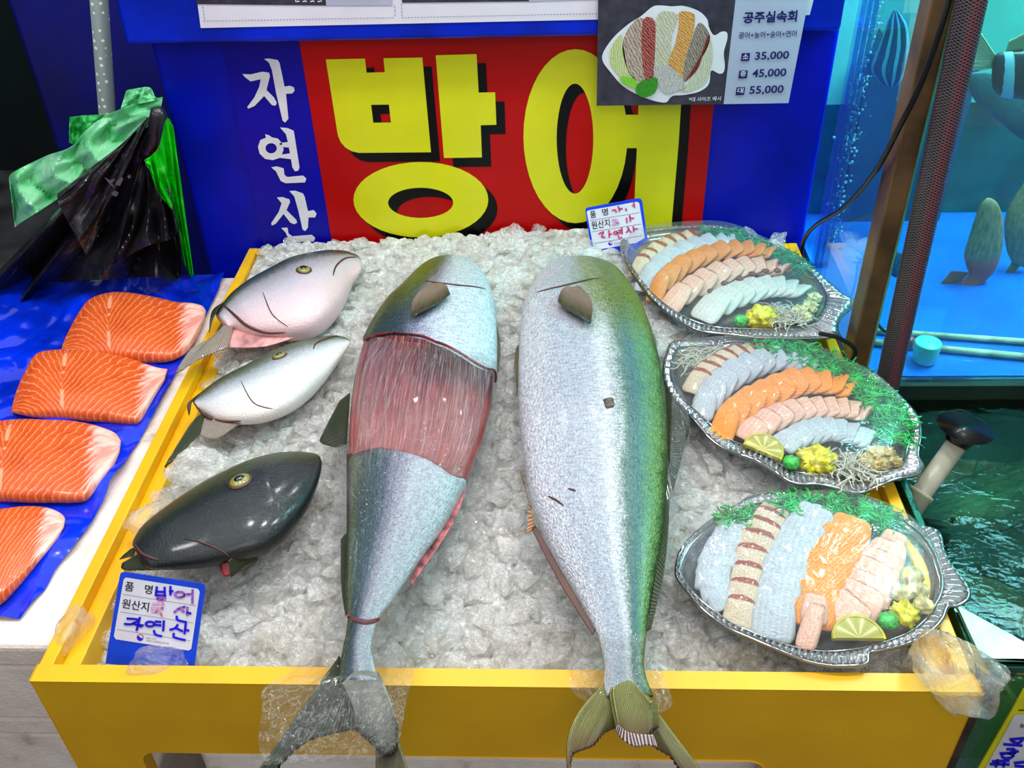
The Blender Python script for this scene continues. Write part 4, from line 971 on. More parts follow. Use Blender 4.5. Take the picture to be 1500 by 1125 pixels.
row([(250, 380), (310, 300), (390, 235), (480, 185), (580, 155), (680, 140), (760, 140)], K9, z, 8, [100, 130, 140], 's_grey', 'glassy grey sashimi slice on the rearmost plate', 'grey sashimi row on the rearmost plate', lift=.003)
row([(310, 440), (370, 360), (440, 300), (530, 250), (620, 215), (720, 190), (820, 185), (910, 195), (980, 215)], K9, z, 10, [90, 130, 140, 130], 's_orange1', 'orange salmon sashimi slice on the rearmost plate', 'salmon sashimi row on the rearmost plate', lift=.005)
row([(400, 490), (490, 420), (580, 370), (680, 320), (780, 290), (880, 275), (980, 285), (1060, 310)], K9, z, 9, [120, 150, 150, 130], 's_pink', 'pale pink sashimi slice on the rearmost plate', 'pink sashimi row on the rearmost plate', lift=.003)
row([(600, 540), (700, 470), (800, 430), (900, 400), (1000, 390), (1090, 400), (1170, 430)], K9, z, 8, [160, 190, 180, 150], 's_white', 'white sashimi slice dotted with dark specks on the rearmost plate', 'white sashimi row on the rearmost plate', lift=.002)
# ---------------- garnishes
M['lemonrind'] = plain('lemon rind', (214, 204, 60), .4, bump=.4, bs=600)
def lemonflesh():
    s = NT('lemon flesh'); o = s.tc(); sp = s.n('ShaderNodeSeparateXYZ', {0: o})
    a = s.math('ARCTAN2', sp.outputs[1], sp.outputs[0]); w_ = s.math('SINE', s.math('MULTIPLY', a, 9))
    c = s.ramp(s.math('MULTIPLY_ADD', w_, .5, .5), [(.06, (214, 208, 150)), (.2, (186, 178, 84)), (.9, (166, 160, 66))])
    return s.fin(s.pbr(c, .5, 0, s.bump(s.noise(o, 300, 3), .3, .002)))
M['lemon'] = lemonflesh()
def lemon(C, cx, cy, r, z, label, a0, a1):
    c = at(*C([(cx, cy)])[0], z=z); R_ = (at(*C([(cx+r, cy)])[0], z=z)-c).length
    root = empty('lemon_slice', c, label, 'lemon')
    n = 30; tl = Matrix.Rotation(.22, 3, 'X')
    def pt(rr, a, h): return c+tl @ Vector((rr*math.cos(a), rr*math.sin(a), h))
    A = [a0+(a1-a0)*i/n for i in range(n+1)]
    MB().prism([pt(R_*.9, a, 0) for a in A], Vector((0, 0, .004))).build('lemon_flesh', M['lemon'], root, origin=c)
    MB().grid([[pt(rr, a, h) for a in A] for rr, h in ((R_*.9, .0045), (R_, .004), (R_*1.01, 0), (R_*.9, -.0005))]).build('lemon_rind', M['lemonrind'], root, True)
lemon(K8, 905, 745, 128, Z3+.006, 'half lemon slice with bright rind on the front plate', .0, PI)
lemon(K10, 590, 680, 112, Z2+.006, 'pale lemon slice under the film of the middle plate', -.7, PI-.3)
M['wasabi'] = plain('green wasabi paste', (60, 196, 80), .35, var=.15, vs=150, bump=.6, bs=200, coat=.4)
M['ginger'] = plain('yellow pickled ginger', (242, 214, 30), .3, var=.16, vs=120, bump=.5, bs=160, coat=.3)
M['ginger2'] = plain('pale yellow pickled radish', (226, 214, 150), .2, var=.14, vs=90, bump=.4, bs=120, coat=.4)
M['garlic'] = plain('beige garlic morsel', (216, 186, 112), .3, var=.2, vs=120, bump=.4, bs=200, coat=.3)
def blob(C, cx, cy, rx, z, mat, name, label, cat, nz=.35, fr=1.0, sq=(1, 1, .7), seed=1, group=None):
    c = at(*C([(cx, cy)])[0], z=z); R_ = (at(*C([(cx+rx, cy)])[0], z=z)-c).length
    o = MB().ball(c, R_, 18, sq, nz, seed, fr).build(name, M[mat], None, True); return tag(o, label, cat, group)
blob(K8, 1048, 650, 46, Z3+.006, 'wasabi', 'wasabi_ball', 'small green wasabi ball beside the lemon on the front plate', 'wasabi', .25, 2.2)
blob(K10, 748, 740, 46, Z2+.006, 'wasabi', 'wasabi_ball', 'small green wasabi ball beside the pale lemon on the middle plate', 'wasabi', .25, 2.2, seed=4)
blob(K9, 812, 590, 42, Z1+.006, 'wasabi', 'wasabi_ball', 'small green wasabi ball on the rearmost plate', 'wasabi', .25, 2.2, seed=5)
blob(K8, 1125, 620, 66, Z3+.005, 'ginger', 'pickled_ginger', 'yellow pickled ginger mound on the front plate', 'ginger', .5, 1.9, seed=6)
blob(K10, 890, 735, 100, Z2+.005, 'ginger', 'pickled_ginger', 'yellow pickled ginger mound on the middle plate', 'ginger', .6, 2.0, seed=7)
blob(K9, 925, 575, 85, Z1+.005, 'ginger', 'pickled_ginger', 'yellow pickled ginger mound on the rearmost plate', 'ginger', .6, 2.0, seed=8)
for i, (x, y, r) in enumerate([(1160, 440, 55), (1110, 515, 50), (1185, 505, 52), (1215, 575, 48)]):
    blob(K8, x, y, r, Z3+.006, 'ginger2' if i else 'garlic', 'shellfish_morsel', ['round beige shellfish morsel, uppermost of the pile on the front plate', 'glossy pale shellfish morsel left in the pile on the front plate', 'pale yellow shellfish morsel in the middle of the pile on the front plate', 'pale shellfish morsel nearest the rim of the front plate'][i], 'shellfish', .3, 1.5, seed=i)
for i, (x, y, r) in enumerate([(1150, 735, 50), (1210, 690, 52), (1270, 690, 46), (1240, 750, 46), (1310, 735, 40), (1190, 770, 36)]):
    blob(K10, x, y, r, Z2+.004, 'garlic', 'shellfish_morsel', 'beige crumbly shellfish morsel at the right end of the middle plate', 'shellfish', .6, 3, seed=i+20, group='beige morsels on the middle plate')
for i, (x, y, r) in enumerate([(1150, 540, 48), (1210, 510, 46), (1235, 460, 40), (1180, 570, 40)]):
    blob(K9, x, y, r, Z1+.004, 'ginger2', 'shellfish_morsel', 'pale yellow shellfish morsel at the right end of the rearmost plate', 'shellfish', .5, 2, seed=i+30, group='pale morsels on the rearmost plate')
M['speck'] = plain('brown shellfish speck', (120, 72, 40), .35, var=.4, vs=500)
for i, (x, y) in enumerate([(635, 420), (715, 375), (805, 345), (875, 320), (952, 303), (1022, 300), (1090, 305)]):
    blob(K9, x, y, 20, Z1+.011, 'speck', 'shellfish_piece', 'small brown curled shellfish piece in the line across the rearmost plate', 'shellfish', .5, 3, (1, 1, .5), seed=i, group='brown pieces across the rearmost plate')
M['noodle'] = clearm('clear noodle', (236, 232, 220), .10, .1, diff=.45, dcol=(232, 228, 214))
def strands(C, path, wpx, n, z, zh, r, L, mat, name, label, cat, seed):
    rnd = random.Random(seed); mb = MB(); sp = spline(C(path), 60)
    for i in range(n):
        c = sp[rnd.randrange(60)]; u = c[0]+rnd.uniform(-1, 1)*wpx/C.s; v_ = c[1]+rnd.uniform(-1, 1)*wpx/C.s*.7
        p_ = at(u, v_, z=z+rnd.uniform(0, zh)); a = rnd.uniform(0, 6.28); pts_ = [p_]
        for k in range(6):
            a += rnd.uniform(-.9, .9); p_ = p_+Vector((math.cos(a), math.sin(a), rnd.uniform(-.3, .3)))*L/6
            p_.z = min(max(p_.z, ZT+z-.008), ZT+z+zh); pts_.append(p_)
        mb.tube(pts_, r*rnd.uniform(.7, 1.3), 4)
    o = mb.build(name, mat, None, True); return tag(o, label, cat, kind='stuff')
strands(K10, [(1010, 760), (1080, 775), (1130, 780)], 60, 90, Z2, .012, .0009, .03, M['noodle'], 'clear_noodles', 'clear tangled noodles on the middle plate', 'noodles', 1)
strands(K9, [(1010, 560), (1060, 570), (1120, 570)], 55, 90, Z1, .012, .0009, .03, M['noodle'], 'clear_noodles', 'clear tangled noodles on the rearmost plate', 'noodles', 2)
strands(K10, [(180, 200), (230, 170), (300, 140)], 45, 60, Z2-.004, .008, .0009, .03, M['noodle'], 'shredded_radish', 'white shredded radish at the left end of the middle plate', 'radish', 3)
M['weed'] = plain('bright green seaweed', (22, 178, 74), .3, var=.3, vs=60, coat=.3)
M['weed1'] = plain('deep green seaweed', (20, 140, 90), .35, var=.3, vs=60, coat=.3)
strands(K10, [(550, 82), (700, 90), (830, 130), (950, 190), (1080, 260), (1180, 350), (1260, 430), (1320, 520), (1330, 590)], 56, 860, Z2-.002, .013, .0008, .022, M['weed'], 'green_seaweed', 'bright green seaweed strands along the far edge of the middle plate', 'seaweed', 4)
strands(K8, [(300, 165), (360, 150), (420, 140)], 26, 90, Z3-.004, .012, .0008, .020, M['weed'], 'green_seaweed', 'small tuft of green seaweed at the far left of the front plate', 'seaweed', 5)
strands(K8, [(540, 95), (640, 85), (760, 90), (860, 100), (960, 130), (1040, 165)], 32, 380, Z3-.002, .012, .0008, .020, M['weed'], 'green_seaweed', 'green seaweed strands along the far rim of the front plate', 'seaweed', 6)
strands(K9, [(640, 75), (780, 100), (900, 145), (1010, 190), (1100, 235), (1170, 300)], 30, 380, Z1-.002, .010, .0008, .020, M['weed1'], 'green_seaweed', 'dark green seaweed strands under the lid of the rearmost plate', 'seaweed', 7)
# ================================================================== salmon on the blue sheet
def salmonmat():
    s = NT('raw salmon'); uv = s.n('ShaderNodeUVMap').outputs[0]; sp = s.n('ShaderNodeSeparateXYZ', {0: uv}); U, V = sp.outputs[0], sp.outputs[1]
    n1 = s.noise(s.scale(uv, (3, 3, 1)), 2, 4, .6); inf = s.n('ShaderNodeObjectInfo').outputs['Random']
    d = s.math('ABSOLUTE', s.math('SUBTRACT', U, s.math('MULTIPLY_ADD', V, -.10, .42)))
    q = s.math('ADD', s.math('MULTIPLY', s.math('POWER', d, .8), 21), s.math('MULTIPLY', s.math('POWER', V, 1.6), 8))
    q = s.math('ADD', q, s.math('MULTIPLY', n1, 1.6)); w_ = s.math('SINE', s.math('MULTIPLY', q, 6.28))
    w_ = s.math('ADD', w_, s.math('MULTIPLY_ADD', s.noise(s.scale(uv, (20, 20, 1)), 2, 3), .8, -.4))
    n2 = s.noise(s.scale(uv, (4, 4, 1)), 1.4, 3)
    base = s.ramp(n2, [(.3, (208, 76, 24)), (.7, (228, 98, 42))])
    c = s.mix(s.math('MULTIPLY', s.ramp(w_, [(.62, (0, 0, 0, 1)), (1.0, (1, 1, 1, 1))]), .62), base, (250, 166, 110))
    mid = s.math('SUBTRACT', 1, s.math('MULTIPLY', s.math('ABSOLUTE', s.math('SUBTRACT', d, .0)), 60))
    c = s.mix(s.math('MULTIPLY', s.ramp(s.math('MULTIPLY', mid, s.ramp(n1, [(.45, (0, 0, 0, 1)), (.55, (1, 1, 1, 1))])), [(0, (0, 0, 0, 1)), (.6, (1, 1, 1, 1))]), .8), c, (250, 176, 140))
    e = s.math('ADD', U, s.math('MULTIPLY_ADD', n1, .07, -.035))
    e = s.math('ADD', e, s.math('MULTIPLY', w_, .02))
    c = s.mix(s.ramp(e, [(.80, (0, 0, 0, 1)), (.86, (1, 1, 1, 1))]), c, s.ramp(n1, [(.4, (232, 150, 134)), (.6, (250, 202, 186))]))
    return s.fin(s.pbr(c, .3, 0, s.bump(w_, .15, .001), .25))
M['salmon'] = salmonmat()
M['sskin'] = plain('silver salmon skin', (200, 196, 190), .3, var=.15, vs=60)
ZS = -.026
def creased(name, right, xleft, z, mat, label, cat):
    """crumpled plastic sheet laid flat on a box, right edge traced, rest straight"""
    q = [at(x, y, z=z) for x, y in right]; Ys = [p_.y for p_ in q][::-1]; Xs = [p_.x for p_ in q][::-1]
    nr, nc = 190, 150; rows = []
    for j in range(nr+1):
        y = Ys[0]+(Ys[-1]-Ys[0])*j/nr; xr_ = float(np.interp(y, Ys, Xs))+.003*noise.noise(Vector((y*30, 0, 4))); row = []
        for i in range(nc+1):
            x = xleft+(xr_-xleft)*i/nc
            n_ = abs(noise.noise(Vector((x*9, y*9, 1))))*.014+abs(noise.noise(Vector((x*24+5, y*20, 2))))*.008+abs(noise.noise(Vector((x*50+5, y*40, 6))))*.002
            yy = y+(.004*noise.noise(Vector((x*14, 3, j/nr))) if j in (0, nr) else 0)
            row.append(Vector((x, yy, ZT+z+n_-.002)))
        rows.append(row)
    o = MB().grid(rows).build(name, mat, None, True); o.modifiers.new('s', 'SMOOTH').iterations = 1; return tag(o, label, cat)
M['sheet'] = plain('blue plastic sheet', (0, 44, 226), .16, var=.2, vs=9, bump=.5, bs=26, coat=.3)
creased('plastic_sheet', [(331, 403), (300, 470), (272, 520), (238, 590), (202, 650), (165, 715), (130, 775), (91, 822), (62, 868), (28, 905)], -1.12, -.028, M['sheet'], 'crumpled blue plastic sheet under the four salmon fillets', 'plastic sheet')
c3 = Crop(60, 400, 4.687); c5 = Crop(0, 340, 1.434)
def fillet(st, label):
    L = Loft(st, Pz(ZS+.006), (.16, .10), nu=60, nv=40, pw=.45, tfun=lambda u: np.interp(u, [0, .1, .5, .88, 1], [.9, 1.3, 1.35, 1.0, 1.2]))
    v, f, uv = L.mesh(lambda u, th: .0008*noise.noise(Vector((u*9, th*3, 1))))
    m = [at((a[0]+b[0])/2, (a[1]+b[1])/2, z=ZS) for a, b in st]
    root = empty('salmon_fillet', m[len(m)//2], label, 'salmon fillet')
    obj('fillet_flesh', v, f, M['salmon'], root, uvs=uv)
    L2_ = Loft([(c3.__class__(0, 0, 1)([a])[0], b) for a, b in st], Pz(ZS+.001), (.05, .05), nu=40, nv=20, pw=.5)
    v, f, uv = L2_.mesh(lambda u, th: .0012); obj('fillet_skin', v, f, M['sskin'], root, uvs=uv)
def cs(C, rows): return [(C([a])[0], C([b])[0]) for a, b in rows]
fillet(cs(c3, [((142, 530), (140, 552)), ((160, 470), (165, 556)), ((200, 400), (230, 560)), ((270, 290), (330, 568)), ((350, 205), (450, 580)), ((500, 165), (580, 594)), ((650, 170), (720, 602)), ((800, 192), (850, 598)), ((930, 216), (930, 578)), ((1040, 220), (1000, 530)), ((1110, 236), (1070, 430)), ((1132, 262), (1124, 310))]), 'orange salmon fillet farthest back on the blue sheet')
fillet(cs(c5, [((26, 366), (25, 378)), ((36, 335), (40, 382)), ((55, 300), (68, 386)), ((80, 264), (105, 388)), ((125, 256), (150, 390)), ((180, 257), (200, 394)), ((230, 263), (245, 398)), ((275, 271), (275, 400)), ((310, 282), (293, 396)), ((335, 288), (318, 355)), ((352, 289), (345, 312))]), 'orange salmon fillet with broad pale belly edge, second from the back')
fillet(cs(c5, [((-120, 440), (-125, 520)), ((-80, 415), (-70, 560)), ((-20, 408), (-10, 562)), ((40, 402), (50, 564)), ((100, 402), (110, 565)), ((150, 403), (150, 565)), ((190, 408), (182, 560)), ((225, 417), (210, 525)), ((245, 427), (235, 495)), ((254, 440), (251, 462))]), 'wide deep-orange salmon fillet, third from the back, cut by the left edge')
fillet(cs(c5, [((-160, 640), (-150, 790)), ((-100, 605), (-90, 800)), ((-40, 595), (-40, 795)), ((0, 590), (0, 778)), ((40, 583), (28, 752)), ((80, 580), (60, 715)), ((110, 584), (90, 680)), ((130, 594), (118, 646)), ((137, 604), (134, 620))]), 'pale pink salmon fillet nearest the camera, cut by the left edge')
# ================================================================== carrier bags
def film(name, dark, light, rough=.22, trans=.0):
    s = NT(name); o = s.tc()
    n1 = s.noise(s.scale(o, (1, 1, 1)), 18, 4, .6, .8); c = s.ramp(n1, [(.3, dark), (.7, light)])
    a = s.pbr(c, rough, 0, s.bump(s.noise(o, 34, 3, .5, 1.2), .5, .01), .3)
    if trans:
        tl = s.n('ShaderNodeBsdfTranslucent', {'Color': L4(light)}).outputs[0]; a = s.n('ShaderNodeMixShader', {0: trans, 1: a, 2: tl}).outputs[0]
    return s.fin(a)
M['bagblack'] = film('black bag film', (14, 14, 16), (44, 44, 50), .34)
M['baggreen'] = film('green bag film', (20, 170, 60), (90, 230, 130), .25, .35)
M['bagmint'] = film('pale green bag film', (70, 216, 120), (190, 250, 216), .3, .35)
M['bagbright'] = film('bright green bag film', (0, 170, 10), (20, 236, 30), .2, .35)
cB = Crop(0, 100, 2.96)
def drape(C, top, bot, Y0, Y1, amp, fr, mat, nm, par, nu=70, nv=44, seed=0):
    """gathered sheet between two outlines, folded in depth"""
    a = spline(C(top), nu); b = spline(C(bot), nu); rows = []
    for j in range(nv):
        k = j/(nv-1); r_ = []
        for i in range(nu):
            p_ = a[i]*(1-k)+b[i]*k; s_ = i/(nu-1)
            fold = abs(((s_*fr+seed*.37+.6*noise.noise(Vector((s_*4, k*1.5, seed)))) % 1)-.5)*2
            dy = amp*(.25+.75*math.sin(min(1, k*1.3)*PI*.5))*(fold-.5)+amp*.5*noise.noise(Vector((s_*7, k*4, seed+3)))
            r_.append(at(p_[0], p_[1], Y=Y0*(1-k)+Y1*k+dy))
        rows.append(r_)
    return MB().grid(rows).build(nm, mat, par, False, solid=.0006)
g = empty('plastic_bag', at(110, 290, Y=1.33), 'crumpled translucent green carrier bag, left behind the black bag', 'bag')
drape(cB, [(40, 480), (60, 450), (200, 380), (310, 340), (380, 262), (470, 200), (600, 150), (705, 125)], [(65, 690), (90, 670), (200, 600), (330, 510), (400, 440), (500, 350), (600, 280), (690, 220)], 1.33, 1.30, .035, 4.5, M['bagmint'], 'bag_body', g, seed=2)
drape(cB, [(302, 212), (360, 205), (450, 200), (520, 190)], [(300, 322), (330, 330), (380, 300), (500, 250)], 1.345, 1.335, .015, 2, M['baggreen'], 'bag_handle', g, seed=4)
drape(cB, [(548, 96), (600, 86), (650, 84), (672, 125)], [(524, 175), (570, 160), (620, 150), (690, 135)], 1.335, 1.325, .012, 2, M['bagmint'], 'bag_handle', g, seed=6)
g2 = empty('plastic_bag', at(268, 370, Y=1.30), 'shiny bright green carrier bag hanging against the blue bin', 'bag')
drape(cB, [(620, 395), (690, 215), (735, 222), (752, 280)], [(740, 720), (800, 850), (824, 900), (838, 890)], 1.318, 1.295, .030, 4, M['bagbright'], 'bag_body', g2, seed=8)
drape(cB, [(625, 398), (660, 375), (692, 330), (720, 222), (750, 250)], [(650, 440), (690, 545), (765, 650), (822, 885), (838, 892)], 1.245, 1.232, .014, 3, M['bagbright'], 'bag_fold', g2, seed=9)
k_ = empty('plastic_bag', at(150, 400, Y=1.24), 'black plastic carrier bag knotted at the top and spread over the green ones', 'bag')
drape(cB, [(640, 215), (655, 195), (680, 185), (700, 205)], [(-300, 1180), (-120, 1220), (40, 1120), (150, 950), (300, 925), (480, 915), (640, 905), (780, 905), (775, 700)], 1.300, 1.250, .060, 5, M['bagblack'], 'bag_body', k_, nu=130, nv=60, seed=1)
drape(cB, [(640, 225), (600, 260), (560, 300), (520, 335)], [(380, 820), (330, 730), (260, 600), (247, 545)], 1.285, 1.225, .02, 2, M['bagblack'], 'bag_flap', k_, seed=3)
drape(cB, [(690, 240), (670, 330), (640, 380), (610, 390)], [(780, 690), (740, 740), (640, 770), (470, 860)], 1.288, 1.225, .03, 4, M['bagblack'], 'bag_flap', k_, seed=5)
MB().tube([at(*cB([q])[0], Y=1.29) for q in [(705, 180), (690, 190), (680, 240), (670, 300), (640, 360), (610, 390)]], [.006, .012, .012, .010, .010, .004], 10).build('bag_knot', M['bagblack'], k_, True)
M['bagprint'] = plain('grey bag print', (92, 92, 98), .5)
mb = MB()
for q in ([(452, 472), (475, 485), (500, 478), (485, 500), (500, 520), (480, 508)], [(505, 492), (525, 470), (535, 480), (520, 510), (500, 505)], [(482, 540), (500, 530), (515, 540), (505, 556), (488, 552)], [(552, 470), (562, 460), (568, 470), (560, 480)]):
    flatpoly(mb, cB(q), PY(1.232))
mb.build('bag_print', M['bagprint'], k_)
# dotted pole
def dotted():
    s = NT('grey dotted tube'); o = s.tc(); d = s.n('ShaderNodeTexVoronoi', {'Vector': o, 'Scale': 75, 'Randomness': .25}).outputs[0]
    c = s.ramp(d, [(.16, (214, 220, 214)), (.22, (122, 138, 134))]); return s.fin(s.pbr(c, .5))
M['dots'] = dotted()
pa, pb = at(158, 175, Y=1.50), at(142, -40, Y=1.50)
pole = MB().tube([pa-(pb-pa)*(pa.z/(pb.z-pa.z)), pb], .0135, 20); o = pole.build('dotted_pole', M['dots'], None, True)
tag(o, 'grey tube with pale dots standing behind the carrier bags', 'pole')
# ================================================================== fish tanks on the right
AX0, AX1, AY0, AY1 = .403, 1.45, 1.035, 1.50
zf = -.035
M['glass'] = clearm('tank glass', (226, 248, 248), .03, .02, (1, 1, 1), 4, .1, .004, diff=.03, dcol=(150, 220, 225), ior=1.4, bfk=.7)
M['water'] = clearm('tank water', (214, 246, 248), .01, .02, (1, 1, 1), 8, .3, .004, diff=.03, dcol=(90, 200, 220), ior=1.2, bfk=.9)
M['tblue'] = plain('bright blue tank floor', (0, 112, 240), .5, var=.1, vs=5)
M['tpale'] = plain('pale green tank wall', (150, 226, 196), .6, var=.12, vs=4)
M['tgreen'] = plain('dark green slime', (10, 86, 82), .7, var=.3, vs=9)
M['tteal'] = plain('dark teal tank wall', (0, 70, 104), .6, var=.2, vs=5)
M['frame'] = plain('brown metal frame', (104, 78, 48), .35, var=.25, vs=14)
M['framed'] = plain('black blue tank edging', (6, 26, 44), .25, var=.2, vs=9, coat=.4)
tk = empty('fish_tank', ((AX0+AX1)/2, AY0, ZT+zf-.03), 'large glass fish tank with bright blue floor, upper one right of the ice tray', 'fish tank')
MB().box((AX0, AY0+.004, ZT+zf-.004), (AX1, AY1, ZT+zf)).build('tank_floor', M['tblue'], tk)
zg = at(1400, 150, Y=AY1).z
MB().box((AX0, AY1, ZT+zf), (AX1, AY1+.01, zg)).build('back_wall', M['tgreen'], tk)
MB().box((AX0, AY1-.001, zg), (AX1, AY1+.011, ZT+.95)).build('back_wall', M['tpale'], tk)
MB().box((AX0, AY0-.004, ZT+zf), (AX1, AY0, ZT+.9)).build('front_glass', M['glass'], tk)
MB().box((AX0-.004, AY0, ZT+zf), (AX0, SY-.03, ZT+.9)).build('side_glass', M['glass'], tk)
MB().box((AX0+.004, AY0+.004, ZT+zf+.001), (AX1-.004, AY1-.004, ZT+.62)).build('tank_water', M['water'], tk)
bevel(MB().box((AX0-.006, AY0-.012, ZT+zf-.034), (AX1, AY0+.02, ZT+zf-.004)).build('bottom_frame', M['framed'], tk), .004)
MB().box((AX0-.001, AY0-.0145, ZT+zf-.012), (AX1, AY0-.0125, ZT+zf-.002)).build('bottom_strip', M['tblue'], tk)
bevel(MB().box((.3785, AY0-.022, 0), (.4015, AY0+.014, ZT+.95)).build('corner_post', M['frame'], tk), .002)
bevel(MB().box((AX0-.004, AY0-.009, ZT+zf), (AX0+.006, AY0-.0045, ZT+.95)).build('glass_edge', plain('pale glass edge', (120, 220, 190), .3), tk), .001)
for x in (.404, .412, .420):
    MB().box((AX0+.004+x-.404, 1.31+x*.02, ZT+zf), (AX0+.006+x-.404, 1.325+x*.02, ZT+.9)).build('clear_strip', M['cyanrim'], tk)
# dark divider far inside on the left, pale bubbles in front of it
MB().box((AX0+.075, AY1-.03, ZT+zf), (AX0+.24, AY1-.004, at(1280, 70, Y=AY1).z)).build('divider', M['tteal'], tk)
M['bubble'] = plain('white bubbles', (190, 240, 226), .3)
rnd = random.Random(3); mb = MB()
for i in range(420):
    k = rnd.random(); q = at(1290-80*k+rnd.gauss(0, 9-4*k), -40+440*k, Y=1.40+rnd.uniform(-.02, .02)); r = rnd.uniform(.0008, .0028)
    mb.ball(q, r, 3)
o = mb.build('air_bubbles', M['bubble'], None, True); tag(o, 'stream of white air bubbles rising in the left end of the upper tank', 'bubbles', kind='stuff')
def striped(name, c1, c2, ns, ph=0.0, ax=0):
    s = NT(name); uv = s.n('ShaderNodeUVMap').outputs[0]; sp = s.n('ShaderNodeSeparateXYZ', {0: uv}); nz = s.noise(uv, 5, 4)
    w_ = s.math('SINE', s.math('ADD', s.math('MULTIPLY', s.math('ADD', sp.outputs[ax], s.math('MULTIPLY', nz, .06)), ns*6.28), ph))
    return s.fin(s.pbr(s.ramp(w_, [(.35, c1), (.55, c2)]), .4))
def mott(name, c1, c2, c3, cut=.6, rough=.45):
    s = NT(name); uv = s.n('ShaderNodeUVMap').outputs[0]; sp = s.n('ShaderNodeSeparateXYZ', {0: uv}); nz = s.noise(uv, 9, 5, .7)
    c = s.ramp(nz, [(.35, c1), (.65, c2)]); u = s.math('ADD', sp.outputs[0], s.math('MULTIPLY_ADD', nz, .2, -.1))
    c = s.mix(s.ramp(u, [(cut-.05, (0, 0, 0, 1)), (cut+.08, (1, 1, 1, 1))]), c, c3); return s.fin(s.pbr(c, rough, 0, s.bump(nz, .4, .003)))
def livefish(st, P, mat, label, n=Vector((0, 0, 1)), th=(.45, .45), tail=None, fins=(), eye=None, er=.004, tmat=None):
    a = P((st[0][0][0]+st[0][1][0])/2, (st[0][0][1]+st[0][1][1])/2); b = P((st[-1][0][0]+st[-1][1][0])/2, (st[-1][0][1]+st[-1][1][1])/2)
    root = empty('live_fish', (a+b)/2, label, 'fish'); L = Loft(st, P, th, n, 50, 28); v, f, uv = L.mesh()
    obj('body', v, f, mat, root, uvs=uv); T = bvh(v, f)
    for nm, bb, tt in ([('tail_fin',)+tail] if tail else [])+[('side_fin',)+q for q in fins]:
        B, T_ = spline(bb, 16), spline(tt, 16)
        rw = [[P(*(B[i]*(1-k/6)+T_[i]*k/6))+n*(.001*(i % 2)) for i in range(16)] for k in range(7)]
        MB().grid(rw).build(nm, tmat or mat, root, True, uvs=[(i/15, k/6) for k in range(7) for i in range(16)], solid=.0015)
    if eye:
        q, nn = cast(T, eye[0], eye[1], 0, P); e = MB().ball(q, er, 8, (1, 1, 1)).build('eye', M['eyeg'], root, True)
        MB().ball(q-ray(*eye).normalized()*er*.6, er*.62, 8).build('pupil', M['pupil'], e, True)
    return root
yn = Vector((0, 1, 0))
k4 = Crop(1300, 180, 3.125); k3 = Crop(1160, 0, 3.75)
livefish(cs(k4, [((455, 345), (475, 345)), ((425, 375), (505, 368)), ((400, 440), (526, 430)), ((375, 520), (530, 510)), ((352, 600), (522, 590)), ((360, 655), (495, 665)), ((372, 690), (455, 715)), ((350, 720), (415, 752)), ((320, 750), (370, 790))]), PY(1.27), mott('brown red fish skin', (130, 96, 70), (186, 150, 116), (240, 90, 84), .6), 'brown fish with reddish tail diving towards the blue floor of the upper tank', yn, (.4, .4),
         tail=(k4([(320, 745), (350, 790), (372, 795)]), k4([(190, 868), (235, 880), (275, 868)])), fins=[(k4([(335, 730), (372, 685)]), k4([(236, 745), (295, 678)]))], tmat=finmat('reddish fin', (200, 70, 70), (250, 130, 120)))
livefish(cs(k4, [((640, 250), (700, 260)), ((590, 330), (700, 330)), ((550, 400), (700, 430)), ((535, 480), (700, 520)), ((545, 580), (680, 600)), ((570, 640), (640, 660))]), PY(1.30), mott('grey brown fish skin', (130, 104, 76), (176, 144, 110), (150, 120, 90), .9), 'grey-brown fish at the right edge of the photo, beside the red-tailed one', yn, (.4, .4), tail=(k4([(570, 640), (610, 650)]), k4([(498, 755), (520, 762)])))
livefish(cs(k3, [((560, 50), (575, 52)), ((528, 110), (606, 90)), ((500, 190), (636, 150)), ((462, 290), (645, 260)), ((435, 380), (632, 370)), ((470, 440), (600, 440)), ((520, 478), (560, 484))]), PY(1.33), striped('black striped fish skin', (10, 50, 66), (104, 190, 214), 3.2, 1.0, 1), 'black and white striped fish nosing upward in the left end of the upper tank', yn, (.3, .3), fins=[(k3([(500, 190), (462, 290)]), k3([(478, 150), (440, 270)]))])
k5 = Crop(1150, 0, 2.009)
livefish(cs(k5, [((790, 190), (790, 330)), ((740, 150), (740, 310)), ((690, 150), (690, 292)), ((650, 152), (640, 286)), ((622, 160), (612, 262)), ((612, 180), (612, 215))]), PY(1.22), striped('dark striped skin', (20, 34, 40), (140, 190, 206), 2.4, 2.5), 'striped fish with fan tail at the upper right edge of the photo', yn, (.3, .3),
         tail=(k5([(620, 165), (612, 200)]), k5([(575, 95), (540, 210)])), fins=[(k5([(650, 152), (700, 150)]), k5([(660, 120), (720, 90)]))], tmat=finmat('pale tan fin', (140, 150, 110), (196, 200, 160)))
livefish(cs(k5, [((540, 225), (545, 215)), ((545, 270), (600, 210)), ((570, 310), (660, 240)), ((620, 350), (740, 300)), ((680, 400), (800, 340)), ((760, 440), (860, 400))]), PY(1.34), mott('dark teal fish skin', (10, 70, 80), (20, 96, 100), (14, 84, 92), .9), 'dark teal fish resting behind the fan-tailed striped fish', yn, (.3, .3))
livefish(cs(k5, [((310, 745), (330, 738)), ((298, 768), (350, 752)), ((300, 795), (352, 790)), ((318, 815), (345, 812))]), PY(1.22), mott('black mottled skin', (8, 40, 70), (60, 110, 140), (10, 50, 84), .8), 'small dark mottled fish low in the tank by the brown post', yn, (.4, .4))
